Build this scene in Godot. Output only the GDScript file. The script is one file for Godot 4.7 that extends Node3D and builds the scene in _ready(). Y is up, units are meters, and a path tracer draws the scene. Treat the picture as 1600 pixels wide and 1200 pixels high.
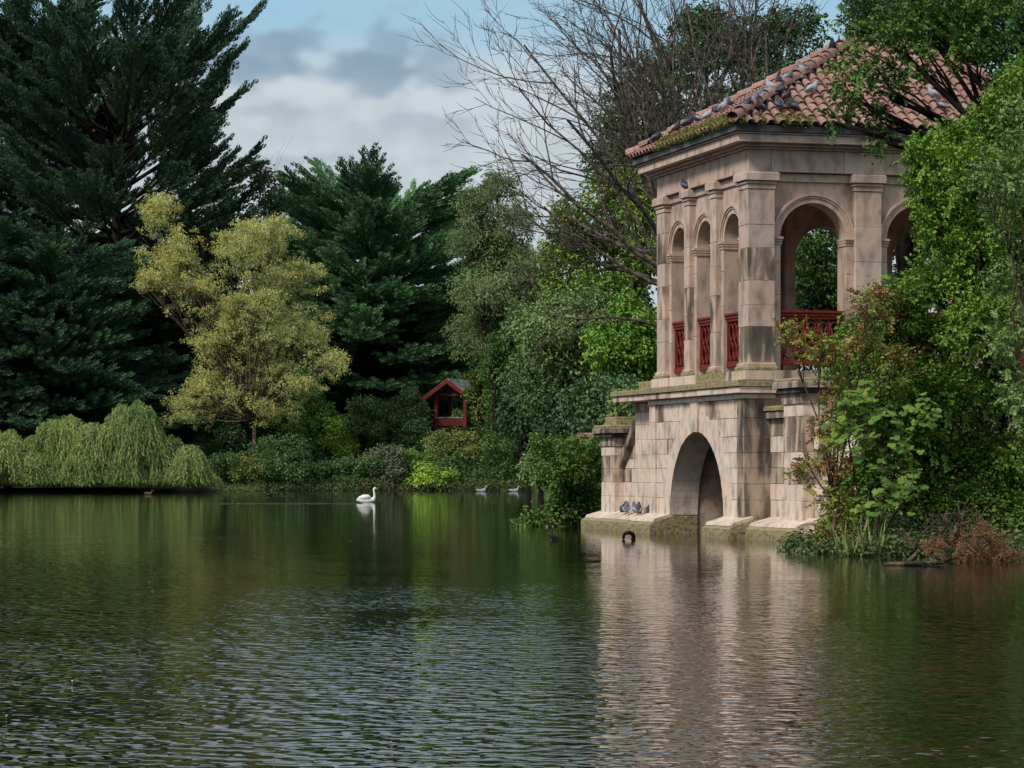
extends Node3D
# A stone boathouse on a park lake. Lengths in metres; the camera stands on the near bank at x = 0, z = 0 and looks along -z.

var R := RandomNumberGenerator.new()
var nz := FastNoiseLite.new()
var M := {}
var clump := {}
var names := {}
const F := 4500.0       # focal length in pixels of the 1600 x 1200 photograph
const EYE := 1.38
const HORIZON := 738.0
const LEVELS := 24

# ------------------------------------------------------------------ small helpers
func P(px: float, py: float, d: float) -> Vector3:
	return Vector3((px - 800.0) / F * d, EYE - (py - HORIZON) / F * d, -d)

func rf(a: float, b: float) -> float:
	return R.randf_range(a, b)

func rdir() -> Vector3:
	var z := R.randf_range(-1.0, 1.0)
	var a := R.randf_range(0.0, TAU)
	var s := sqrt(1.0 - z * z)
	return Vector3(s * cos(a), z, s * sin(a))

func new_st(flat := true) -> SurfaceTool:
	var st := SurfaceTool.new()
	st.begin(Mesh.PRIMITIVE_TRIANGLES)
	st.set_smooth_group(-1 if flat else 0)
	return st

func tri(st: SurfaceTool, a: Vector3, b: Vector3, c: Vector3) -> void:
	st.add_vertex(a); st.add_vertex(b); st.add_vertex(c)

func quad(st: SurfaceTool, a: Vector3, b: Vector3, c: Vector3, d: Vector3) -> void:
	tri(st, a, b, c); tri(st, a, c, d)

func box(st: SurfaceTool, lo: Vector3, hi: Vector3) -> void:
	var v := []
	for i in 8:
		v.append(Vector3(hi.x if i & 1 else lo.x, hi.y if i & 2 else lo.y, hi.z if i & 4 else lo.z))
	quad(st, v[4], v[6], v[7], v[5])
	quad(st, v[1], v[3], v[2], v[0])
	quad(st, v[5], v[7], v[3], v[1])
	quad(st, v[0], v[2], v[6], v[4])
	quad(st, v[6], v[2], v[3], v[7])
	quad(st, v[0], v[4], v[5], v[1])

# a box whose vertical and top edges are chamfered
func soft_box(st: SurfaceTool, lo: Vector3, hi: Vector3, c := 0.015) -> void:
	var poly := PackedVector2Array([Vector2(lo.x + c, lo.z), Vector2(hi.x - c, lo.z), Vector2(hi.x, lo.z + c), Vector2(hi.x, hi.z - c), Vector2(hi.x - c, hi.z), Vector2(lo.x + c, hi.z), Vector2(lo.x, hi.z - c), Vector2(lo.x, lo.z + c)])
	var mid := Vector3((lo.x + hi.x) / 2, 0, (lo.z + hi.z) / 2)
	var n := poly.size()
	for i in n:
		var a := poly[i]
		var b := poly[(i + 1) % n]
		var a0 := Vector3(a.x, lo.y, a.y); var b0 := Vector3(b.x, lo.y, b.y)
		var a1 := Vector3(a.x, hi.y - c, a.y); var b1 := Vector3(b.x, hi.y - c, b.y)
		var sa := Vector3(signf(mid.x - a.x) * c, hi.y, signf(mid.z - a.y) * c) + Vector3(a.x, 0, a.y)
		var sb := Vector3(signf(mid.x - b.x) * c, hi.y, signf(mid.z - b.y) * c) + Vector3(b.x, 0, b.y)
		quad(st, a0, b0, b1, a1)
		quad(st, a1, b1, sb, sa)
		tri(st, sa, sb, Vector3(mid.x, hi.y, mid.z))
		tri(st, b0, a0, Vector3(mid.x, lo.y, mid.z))

# poly lies in (s, y); o + s*axis + y*up, pushed out along n by depth; chamfer on the front edge where the outline allows it
func prism(st: SurfaceTool, poly: PackedVector2Array, o: Vector3, axis: Vector3, n: Vector3, depth: float, bevel := 0.0) -> void:
	var k := poly.size()
	var idx := Geometry2D.triangulate_polygon(poly)
	if idx.is_empty():
		return
	var front := poly
	if bevel > 0.0:
		var ins := Geometry2D.offset_polygon(poly, -bevel)
		if ins.size() == 1 and ins[0].size() == k:
			var best := 0
			for j in k:
				if ins[0][j].distance_to(poly[0]) < ins[0][best].distance_to(poly[0]):
					best = j
			front = PackedVector2Array()
			for j in k:
				front.append(ins[0][(best + j) % k])
			for j in k:
				if front[j].distance_to(poly[j]) > bevel * 4.0:
					front = poly
					break
	var at := func(p: Vector2, t: float) -> Vector3: return o + axis * p.x + Vector3.UP * p.y + n * t
	for i in range(0, idx.size(), 3):
		tri(st, at.call(front[idx[i]], depth), at.call(front[idx[i + 1]], depth), at.call(front[idx[i + 2]], depth))
		tri(st, at.call(poly[idx[i]], 0.0), at.call(poly[idx[i + 2]], 0.0), at.call(poly[idx[i + 1]], 0.0))
	var edge := depth - (bevel if front != poly else 0.0)
	for i in k:
		var a := poly[i]
		var b := poly[(i + 1) % k]
		quad(st, at.call(a, 0.0), at.call(b, 0.0), at.call(b, edge), at.call(a, edge))
		if front != poly:
			quad(st, at.call(a, edge), at.call(b, edge), at.call(front[(i + 1) % k], depth), at.call(front[i], depth))

# a tube through points with radii; squash scales it across (x) and up (y) of its own section
func tube(st: SurfaceTool, pts: Array, radii: Array, sides := 6, squash := Vector2.ONE, capped := true) -> void:
	var n := pts.size()
	var rings := []
	var side := Vector3.ZERO
	for i in n:
		var t: Vector3 = (pts[mini(i + 1, n - 1)] - pts[maxi(i - 1, 0)])
		t = t.normalized() if t.length() > 1e-6 else Vector3.UP
		if side == Vector3.ZERO:
			side = t.cross(Vector3.UP)
			if side.length() < 0.05:
				side = t.cross(Vector3.RIGHT)
		side = (side - t * side.dot(t)).normalized()
		var up := side.cross(t).normalized()
		var ring := []
		for k in sides:
			var a := TAU * k / sides
			ring.append(pts[i] + side * cos(a) * radii[i] * squash.x + up * sin(a) * radii[i] * squash.y)
		rings.append(ring)
	for i in n - 1:
		for k in sides:
			var k2 := (k + 1) % sides
			quad(st, rings[i][k], rings[i + 1][k], rings[i + 1][k2], rings[i][k2])
	if capped:
		for k in sides:
			var k2 := (k + 1) % sides
			tri(st, pts[0], rings[0][k], rings[0][k2])
			tri(st, pts[n - 1], rings[n - 1][k2], rings[n - 1][k])

func numbered(n: String) -> String:
	names[n] = names.get(n, -1) + 1
	return n if names[n] == 0 else "%s_%03d" % [n, names[n]]

func mesh_of(st: SurfaceTool) -> ArrayMesh:
	st.generate_normals()
	return st.commit()

func part(called: String, st, mat: Material, parent: Node3D) -> MeshInstance3D:
	var o := MeshInstance3D.new()
	o.name = called
	o.mesh = mesh_of(st) if st is SurfaceTool else st
	o.material_override = mat
	parent.add_child(o, true)
	return o

func thing(called: String, label: String, category: String, at := Vector3.ZERO, group := "") -> Node3D:
	var o := Node3D.new()
	o.name = numbered(called)
	add_child(o)
	o.position = at
	o.set_meta("label", label)
	o.set_meta("category", category)
	if group:
		o.set_meta("group", group)
	return o

func structure(called: String, st, mat: Material) -> MeshInstance3D:
	var o := part(called, st, mat, self)
	o.set_meta("kind", "structure")
	return o

func scatter(called: String, parent: Node3D, mesh: Mesh, mat: Material, where: Array, tint: Array) -> MultiMeshInstance3D:
	var mm := MultiMesh.new()
	mm.transform_format = MultiMesh.TRANSFORM_3D
	mm.use_colors = true
	mm.mesh = mesh
	mm.instance_count = where.size()
	for i in where.size():
		mm.set_instance_transform(i, where[i])
		mm.set_instance_color(i, tint[i])
	var o := MultiMeshInstance3D.new()
	o.name = called
	o.multimesh = mm
	o.material_override = mat
	parent.add_child(o, true)
	return o

# ------------------------------------------------------------------ materials
func lin(r: float, g: float, b: float) -> Color:
	return Color(r, g, b).linear_to_srgb()

func noise_tex(seed_: int, freq: float, stops: Array, size := 512, octaves := 5) -> NoiseTexture2D:
	var n := FastNoiseLite.new()
	n.seed = seed_
	n.frequency = freq
	n.fractal_octaves = octaves
	n.noise_type = FastNoiseLite.TYPE_SIMPLEX_SMOOTH
	var t := NoiseTexture2D.new()
	t.width = size
	t.height = size
	t.seamless = true
	t.noise = n
	var g := Gradient.new()
	var offs := PackedFloat32Array()
	var cols := PackedColorArray()
	for s in stops:
		offs.append(s[0])
		cols.append(s[1])
	g.offsets = offs
	g.colors = cols
	t.color_ramp = g
	return t

func plain(c: Color, rough := 0.8, spec := 0.4) -> StandardMaterial3D:
	var m := StandardMaterial3D.new()
	m.albedo_color = c
	m.roughness = rough
	m.metallic_specular = spec
	return m

func grained(tint: Color, tex: Texture2D, bump: Texture2D, per_metre: float, relief: float, rough := 0.9) -> StandardMaterial3D:
	var m := plain(tint, rough, 0.35)
	m.albedo_texture = tex
	m.uv1_triplanar = true
	m.uv1_world_triplanar = true
	m.uv1_scale = Vector3.ONE * per_metre
	if bump:
		m.heightmap_enabled = true
		m.heightmap_texture = bump
		m.heightmap_scale = relief
	return m

func make_materials() -> void:
	var rough_bump := noise_tex(5, 0.02, [[0.0, Color.BLACK], [1.0, Color.WHITE]], 512, 6)
	var stain := noise_tex(11, 0.005, [[0.0, Color(0.66, 0.63, 0.61)], [0.30, Color(0.84, 0.82, 0.80)], [0.48, Color(0.95, 0.93, 0.91)], [0.66, Color(1, 0.98, 0.95)], [0.85, Color(0.96, 0.88, 0.82)], [1.0, Color(0.86, 0.74, 0.66)]], 1024, 8)
	var soot := noise_tex(23, 0.004, [[0.0, Color(0.34, 0.34, 0.34)], [0.36, Color(0.50, 0.49, 0.48)], [0.50, Color(0.72, 0.69, 0.66)], [0.64, Color(0.92, 0.88, 0.84)], [1.0, Color(1, 0.96, 0.92)]], 1024, 8)
	var moss := noise_tex(31, 0.012, [[0.0, Color(0.38, 0.40, 0.17)], [0.30, Color(0.50, 0.50, 0.28)], [0.42, Color(0.66, 0.61, 0.48)], [0.60, Color(0.62, 0.57, 0.50)], [0.78, Color(0.46, 0.43, 0.39)], [1.0, Color(0.36, 0.35, 0.32)]], 512, 6)
	# cut stone: cream, pink, tan and weathered variants
	M.stone = []
	for c in [Color(0.862, 0.80, 0.755), Color(0.852, 0.785, 0.735), Color(0.87, 0.82, 0.775), Color(0.84, 0.775, 0.73), Color(0.862, 0.79, 0.735)]:
		M.stone.append(grained(c, stain, rough_bump, 0.36, 0.5))
	M.upper = []
	for c in [Color(0.775, 0.695, 0.65), Color(0.755, 0.67, 0.62), Color(0.79, 0.715, 0.67), Color(0.74, 0.67, 0.635)]:
		M.upper.append(grained(c, stain, rough_bump, 0.30, 0.4))
	M.soot = [grained(Color(0.72, 0.67, 0.62), soot, rough_bump, 0.28, 0.6), grained(Color(0.67, 0.62, 0.58), soot, rough_bump, 0.28, 0.6), grained(Color(0.82, 0.75, 0.69), soot, rough_bump, 0.28, 0.6)]
	for m in M.soot:
		m.uv1_scale = m.uv1_scale * Vector3(2.4, 0.62, 2.4)
	for m in M.stone + M.upper:
		m.uv1_scale = m.uv1_scale * Vector3(1.5, 0.75, 1.5)
	M.slate = grained(Color(0.42, 0.41, 0.40), soot, rough_bump, 0.6, 0.5)
	M.moss_stone = grained(Color(0.95, 0.93, 0.88), moss, rough_bump, 0.8, 0.9)
	M.mortar = grained(Color(0.40, 0.36, 0.32), stain, rough_bump, 1.0, 0.5)
	M.lead = grained(Color(0.43, 0.45, 0.475), soot, rough_bump, 0.35, 0.2, 0.6)
	M.inner = grained(Color(0.755, 0.67, 0.62), stain, rough_bump, 0.5, 0.4)
	var clay := noise_tex(41, 0.02, [[0.0, Color(0.45, 0.42, 0.38)], [0.3, Color(0.85, 0.8, 0.76)], [0.6, Color(1, 1, 1)], [1.0, Color(0.9, 0.75, 0.66)]], 512, 6)
	M.tile = []
	for c in [Color(0.64, 0.495, 0.455), Color(0.60, 0.465, 0.43), Color(0.67, 0.535, 0.495), Color(0.55, 0.455, 0.425), Color(0.63, 0.535, 0.495)]:
		M.tile.append(grained(c, clay, rough_bump, 1.3, 0.4))
	M.tile_bed = grained(Color(0.33, 0.27, 0.22), clay, rough_bump, 1.5, 0.8)
	M.red = grained(Color(0.46, 0.155, 0.125), clay, rough_bump, 1.0, 0.1, 0.55)
	M.red_far = grained(Color(0.46, 0.16, 0.145), clay, rough_bump, 0.6, 0.1, 0.6)
	M.bark = grained(Color(0.30, 0.25, 0.20), soot, rough_bump, 0.8, 2.0)
	M.bark_dark = grained(Color(0.19, 0.155, 0.13), soot, rough_bump, 0.8, 2.0)
	M.bark_pale = grained(Color(0.47, 0.41, 0.35), soot, rough_bump, 1.2, 1.0)
	M.bark_grey = grained(Color(0.47, 0.44, 0.41), soot, rough_bump, 1.2, 1.0)
	M.dead_leaf = grained(Color(0.40, 0.22, 0.14), clay, null, 2.0, 0.0)
	M.ground = grained(Color(0.25, 0.24, 0.14), moss, rough_bump, 0.3, 3.0)
	# leaves: the tint of every clump is its own leaf colour
	var leaf := StandardMaterial3D.new()
	leaf.vertex_color_use_as_albedo = true
	leaf.roughness = 0.55
	leaf.metallic_specular = 0.4
	leaf.backlight_enabled = true
	leaf.backlight = Color(0.45, 0.5, 0.25)
	M.leaf = leaf
	var needle := leaf.duplicate()
	needle.roughness = 0.75
	needle.backlight = Color(0.15, 0.18, 0.1)
	M.needle = needle
	# water: dark peaty water with fine ripples
	var ripples := ripple_map(1024, 14.0)
	M.water = []
	for k in LEVELS:
		var w := plain(lin(0.008, 0.009, 0.003), 0.03, 0.32)
		w.normal_enabled = true
		w.normal_texture = ripples
		w.normal_scale = lerpf(0.22, 2.2, float(k) / (LEVELS - 1))
		M.water.append(w)
	M.swan = plain(Color(0.93, 0.92, 0.88), 0.7)
	M.orange = plain(Color(0.75, 0.36, 0.12), 0.5)
	M.black = plain(Color(0.05, 0.05, 0.055), 0.5)
	M.brown = plain(Color(0.33, 0.26, 0.19), 0.8)
	M.pigeon = [plain(Color(0.36, 0.385, 0.43), 0.7), plain(Color(0.20, 0.21, 0.245), 0.7), plain(Color(0.60, 0.62, 0.65), 0.7), plain(Color(0.30, 0.26, 0.28), 0.7)]
	M.roof_far = grained(Color(0.62, 0.64, 0.67), soot, null, 0.4, 0.0)

# slopes of many small waves running mostly across the view, tileable over `side` metres
func ripple_map(n: int, side: float) -> ImageTexture:
	var hs := []
	for k in 3:
		var f := FastNoiseLite.new()
		f.seed = 70 + k
		f.noise_type = FastNoiseLite.TYPE_SIMPLEX
		f.fractal_type = FastNoiseLite.FRACTAL_NONE
		f.frequency = [0.019, 0.050, 0.115][k]
		hs.append(noise_rows(f, n))
	var amp := [0.0019, 0.0021, 0.00085]
	var step := side / n
	var out := PackedFloat32Array()
	out.resize(n * n * 3)
	for y in n:
		var yn := (y + 1) % n
		for x in n:
			var xn := (x + 1) % n
			var sx := 0.0
			var sy := 0.0
			for k in 3:
				var h: PackedByteArray = hs[k]
				var c := h[y * n + x]
				sx += (h[y * n + xn] - c) * amp[k]
				sy += (h[yn * n + x] - c) * amp[k]
			sx /= 128.0 * step
			sy /= 128.0 * step
			var l := 1.0 / sqrt(1.0 + sx * sx + sy * sy)
			var at := (y * n + x) * 3
			out[at] = 0.5 - 0.5 * sx * l
			out[at + 1] = 0.5 - 0.5 * sy * l
			out[at + 2] = 0.5 + 0.5 * l
	return ImageTexture.create_from_image(Image.create_from_data(n, n, false, Image.FORMAT_RGBF, out.to_byte_array()))

func noise_rows(f: FastNoiseLite, n: int) -> PackedByteArray:
	var im := f.get_seamless_image(n, n, false, false, 0.2, true)
	im.convert(Image.FORMAT_L8)
	return im.get_data()

# ------------------------------------------------------------------ sky
var c1 := FastNoiseLite.new()
var c2 := FastNoiseLite.new()

func sky_color(d: Vector3) -> Color:
	var el := asin(clampf(d.y, -1, 1))
	var az := atan2(d.x, -d.z)
	var blue := Color(0.28, 0.50, 0.66).lerp(Color(0.13, 0.33, 0.62), clampf((el - 0.16) / 1.0, 0.0, 1.0))
	blue = Color(0.54, 0.59, 0.64).lerp(blue, smoothstep(0.03, 0.18, el))
	# broken cloud in a flat layer, foreshortened towards the horizon
	var k := 1.0 / (maxf(d.y, 0.0) + 0.12)
	var big := c1.get_noise_3d(d.x * k * 16.0, 3.0, d.z * k * 16.0)
	var wisp := c2.get_noise_3d(az * 420.0, el * 900.0, 7.0)
	var cover := smoothstep(-0.48, 0.06, big + 0.25 * wisp)
	var white := Color(0.58, 0.63, 0.665).lerp(Color(0.86, 0.87, 0.88), smoothstep(0.2, 1.2, el))
	var grey := Color(0.40, 0.43, 0.46)
	var shade := smoothstep(0.10, 0.55, big + 0.5 * wisp)
	var top := smoothstep(0.13, 0.155, el) * (1.0 - smoothstep(0.165, 0.195, el)) * 0.7
	var c := blue.lerp(white.lerp(grey, shade * 0.7), cover * (0.9 - top))
	# pale veil low down
	var pale := (1.0 - smoothstep(0.08, 0.15, el)) * (0.75 + 0.8 * wisp)
	c = c.lerp(Color(0.465, 0.535, 0.585), clampf(pale, 0.0, 0.9))
	# the grey bank of cumulus above the far trees, flat below and knobbly above
	for b in [[-0.086, 0.142, 0.022, 0.011], [-0.074, 0.148, 0.012, 0.009], [-0.100, 0.138, 0.014, 0.008], [-0.062, 0.139, 0.026, 0.007], [-0.042, 0.146, 0.012, 0.010], [-0.030, 0.142, 0.016, 0.009], [-0.048, 0.138, 0.020, 0.007], [-0.088, 0.124, 0.016, 0.003], [-0.035, 0.121, 0.022, 0.003], [-0.06, 0.108, 0.03, 0.003]]:
		var dx: float = (az - b[0]) / b[2]
		var dy: float = (el - b[1]) / b[3]
		var r := sqrt(dx * dx + dy * dy)
		var t := 1.0 - smoothstep(0.62, 1.2, r - wisp * 1.5)
		c = c.lerp(Color(0.195, 0.295, 0.40).lerp(Color(0.28, 0.38, 0.47), clampf(0.3 - dy * 0.4 + wisp, 0, 1)), t * (0.62 if b[3] > 0.004 else 0.3))
	return c

func make_sky() -> Sky:
	c1.seed = 3
	c1.noise_type = FastNoiseLite.TYPE_SIMPLEX_SMOOTH
	c1.frequency = 0.02
	c1.fractal_octaves = 4
	c2.seed = 9
	c2.noise_type = FastNoiseLite.TYPE_SIMPLEX_SMOOTH
	c2.frequency = 0.075
	c2.fractal_octaves = 5
	var small := Image.create(512, 256, false, Image.FORMAT_RGBF)
	for y in 256:
		for x in 512:
			small.set_pixel(x, y, sky_at((x + 0.5) / 512.0, (y + 0.5) / 256.0))
	small.resize(4096, 2048, Image.INTERPOLATE_CUBIC)
	for y in range(840, 1024):
		for i in range(-248, 248):
			var x := posmod(i, 4096)
			small.set_pixel(x, y, sky_at((x + 0.5) / 4096.0, (y + 0.5) / 2048.0))
	var pm := PanoramaSkyMaterial.new()
	pm.panorama = ImageTexture.create_from_image(small)
	var s := Sky.new()
	s.sky_material = pm
	return s

func sky_at(u: float, v: float) -> Color:
	var el := (0.5 - v) * PI
	var az := wrapf(u * TAU, -PI, PI)
	if el < 0.0:
		return Color(0.10, 0.11, 0.09)
	return sky_color(Vector3(sin(az) * cos(el), sin(el), -cos(az) * cos(el)))

# ------------------------------------------------------------------ the boathouse
# its own axes: x runs along the side with the wide arches, -z along the lake front, the near corner at the water is the origin
const CORNER := Vector3(4.92, 0, -60)
const TURN := 0.2588
const LONG := 7.75      # side
const FRONT := 6.25     # lake front
const RISE := 2.30       # of the roof
const LAKE_RUN := 4.05
var house: Node3D
const LAKE_AXIS := Vector3(0, 0, -1)
const LAKE_OUT := Vector3(-1, 0, 0)
const SIDE_AXIS := Vector3(1, 0, 0)
const SIDE_OUT := Vector3(0, 0, 1)

func local(x: float, y: float, b: float) -> Vector3:    # boathouse axes to the world
	return CORNER + Vector3(x, y, -b).rotated(Vector3.UP, TURN)

func rect(s0: float, s1: float, y0: float, y1: float) -> PackedVector2Array:
	return PackedVector2Array([Vector2(s0, y0), Vector2(s1, y0), Vector2(s1, y1), Vector2(s0, y1)])

func arc(cx: float, cy: float, r: float, a0: float, a1: float, n: int) -> PackedVector2Array:
	var p := PackedVector2Array()
	for i in n + 1:
		var a := lerpf(a0, a1, float(i) / n)
		p.append(Vector2(cx + cos(a) * r, cy + sin(a) * r))
	return p

func pick(a: Array):
	return a[R.randi_range(0, a.size() - 1)]

# blocks in courses over s0..s1, each its own stone; `cut` are outlines taken out of the blocks
func ashlar(parent: Node3D, s0: float, s1: float, levels: Array, o: Vector3, axis: Vector3, n: Vector3, depth: float, mats: Array, cut := [], wide := 0.75, called := "stone_block") -> void:
	for c in levels.size() - 1:
		var s := s0
		var first := true
		while s < s1 - 0.02:
			var w := rf(0.75, 1.3) * wide
			if first and c % 2 == 1:
				w *= 0.55
			first = false
			if s1 - s - w < wide * 0.45:
				w = s1 - s
			var polys := [rect(s + 0.004, s + w - 0.004, levels[c] + 0.004, levels[c + 1] - 0.004)]
			for k in cut:
				var left := []
				for p in polys:
					for q in Geometry2D.clip_polygons(p, k):
						if not Geometry2D.is_polygon_clockwise(q):
							left.append(q)
				polys = left
			for p in polys:
				if absf(area(p)) > 0.004:
					var st := new_st()
					prism(st, p, o, axis, n, depth + rf(0.0, 0.014), 0.007)
					part(called, st, pick(mats), parent)
			s += w

func area(p: PackedVector2Array) -> float:
	var a := 0.0
	for i in p.size():
		a += p[i].cross(p[(i + 1) % p.size()])
	return a / 2.0

func group_part(called: String, parent: Node3D) -> Node3D:
	var o := Node3D.new()
	o.name = called
	parent.add_child(o, true)
	return o

func stone(called: String, parent: Node3D, lo: Vector3, hi: Vector3, mat: Material, c := 0.015) -> void:
	var st := new_st()
	soft_box(st, Vector3(minf(lo.x, hi.x), minf(lo.y, hi.y), minf(lo.z, hi.z)), Vector3(maxf(lo.x, hi.x), maxf(lo.y, hi.y), maxf(lo.z, hi.z)), c)
	part(called, st, mat, parent)

func pilaster(x0: float, x1: float, z0: float, z1: float, out: Vector3) -> void:
	var p := group_part("pilaster", house)
	# base: plinth, two rounded steps; shaft blocks; capital
	var e := func(g: float) -> Array:
		return [Vector3(x0 - g, 0, z0 - g), Vector3(x1 + g, 0, z1 + g)]
	var b: Array = e.call(0.075)
	stone("base", p, b[0] + Vector3.UP * 3.515, b[1] + Vector3.UP * 3.60, M.moss_stone, 0.03)
	b = e.call(0.04)
	stone("base", p, b[0] + Vector3.UP * 3.602, b[1] + Vector3.UP * 3.67, pick(M.upper), 0.025)
	var y := 3.672
	while y < 7.29:
		var h := rf(0.42, 0.80)
		if 7.30 - y - h < 0.35:
			h = 7.30 - y
		var g := rf(-0.004, 0.003)
		b = e.call(g)
		stone("stone_block", p, b[0] + Vector3.UP * y, b[1] + Vector3.UP * (y + h - 0.006), pick(M.upper + M.upper + [M.soot[2], M.soot[2], M.soot[2]]), 0.010)
		y += h
	b = e.call(0.02)
	stone("capital", p, b[0] + Vector3.UP * 7.302, b[1] + Vector3.UP * 7.40, pick(M.upper), 0.01)
	b = e.call(0.05)
	stone("capital", p, b[0] + Vector3.UP * 7.402, b[1] + Vector3.UP * 7.47, pick(M.upper), 0.03)
	b = e.call(0.095)
	stone("capital", p, b[0] + Vector3.UP * 7.472, b[1] + Vector3.UP * 7.648, pick(M.upper), 0.03)

# one bay of the loggia between s0 and s1: wall with an arched opening, mouldings, imposts and a red railing
func bay(s0: float, s1: float, c: float, r: float, spring: float, o: Vector3, axis: Vector3, out: Vector3, lattice: bool, full: bool) -> void:
	var g := group_part("arched_bay", house)
	var base := 3.515
	var top := 7.648
	var poly := PackedVector2Array([Vector2(s0, base), Vector2(c - r, base)])
	poly.append_array(arc(c, spring, r, PI, 0.0, 20))
	poly.append_array(PackedVector2Array([Vector2(c + r, base), Vector2(s1, base), Vector2(s1, top), Vector2(s0, top)]))
	var st := new_st()
	prism(st, poly, o - out * 0.45, axis, out, 0.45)
	part("wall_panel", st, pick(M.upper), g)
	if not full:
		return
	# arch mouldings
	for k in [[0.0, 0.10, 0.03], [0.10, 0.145, 0.055], [0.145, 0.19, 0.08]]:
		var ring := arc(c, spring, r + k[0] + 0.002, 0.0, PI, 20)
		var back := arc(c, spring, r + k[1], PI, 0.0, 20)
		ring.append_array(back)
		st = new_st()
		prism(st, ring, o + out * 0.001, axis, out, k[2])
		part("archivolt", st, M.upper[0], g)
	for sgn in [-1.0, 1.0]:
		var a: float = c + sgn * r
		var b: float = c + sgn * (r + 0.17)
		var lo := minf(a, b)
		var hi := maxf(a, b)
		var y := base
		while y < spring - 0.17:
			var h := minf(rf(0.5, 0.9), spring - 0.16 - y)
			st = new_st()
			prism(st, rect(lo, hi, y, y + h - 0.005), o + out * 0.001, axis, out, 0.045, 0.008)
			part("jamb_stone", st, pick(M.upper), g)
			y += h
		for k in [[0.16, 0.10, 0.06], [0.10, 0.05, 0.085], [0.05, 0.0, 0.11]]:
			st = new_st()
			prism(st, rect(lo - k[2] * 0.4, hi + k[2] * 0.4, spring - k[0], spring - k[1] - 0.001), o - out * 0.40, axis, out, 0.40 + k[2], 0.008)
			part("impost", st, M.upper[1], g)
	# flat band under the frieze
	st = new_st()
	prism(st, rect(s0, s1, 7.47, 7.64), o + out * 0.001, axis, out, 0.05, 0.01)
	part("band", st, M.upper[3], g)
	# railing
	var rail := group_part("railing", g)
	var q := o - out * 0.07
	for k in [[4.60, 4.66, 0.10], [4.66, 4.72, 0.15], [4.725, 4.78, 0.20], [3.63, 3.75, 0.10]]:
		st = new_st()
		prism(st, rect(c - r + 0.004, c + r - 0.004, k[0], k[1]), q - out * k[2] / 2, axis, out, k[2], 0.008)
		part("rail", st, M.red, rail)
	for sgn in [-1.0, 1.0]:
		st = new_st()
		prism(st, rect(c + sgn * (r - 0.045) - 0.04, c + sgn * (r - 0.045) + 0.04, 3.752, 4.598), q - out * 0.04, axis, out, 0.08, 0.008)
		part("stile", st, M.red, rail)
	var n := 4 if lattice else 5
	var w := (2.0 * r - 0.18) / n
	for k in n:
		var x0 := c - r + 0.09 + k * w
		if lattice:
			for sg in [-1.0, 1.0]:
				var pts := []
				var rad := []
				for i in 17:
					var t := i / 16.0
					pts.append(q + axis * (x0 + w / 2 + sg * sin(t * TAU) * w * 0.5) + Vector3.UP * lerpf(3.752, 4.598, t))
					rad.append(0.020)
				st = new_st(false)
				tube(st, pts, rad, 5)
				part("lattice_bar", st, M.red, rail)
		else:
			for cy in [3.96, 4.36]:
				var pts := []
				var rad := []
				for i in 15:
					var a := TAU * i / 14.0
					pts.append(q + axis * (x0 + w / 2 + cos(a) * w * 0.44) + Vector3.UP * (cy + sin(a) * 0.18))
					rad.append(0.026)
				st = new_st(false)
				tube(st, pts, rad, 5, Vector2.ONE, false)
				part("ring", st, M.red, rail)
			for sg in [-1.0, 1.0]:
				st = new_st(false)
				tube(st, [q + axis * (x0 + w / 2 - sg * w / 2) + Vector3.UP * 3.752, q + axis * (x0 + w / 2 + sg * w / 2) + Vector3.UP * 4.598], [0.02, 0.02], 5)
				part("lattice_bar", st, M.red, rail)
	if lattice:
		st = new_st()
		prism(st, rect(c - r + 0.01, c + r - 0.01, 3.752, 4.598), q - out * 0.10, axis, out, 0.03)
		part("back_board", st, M.red, rail)

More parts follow.
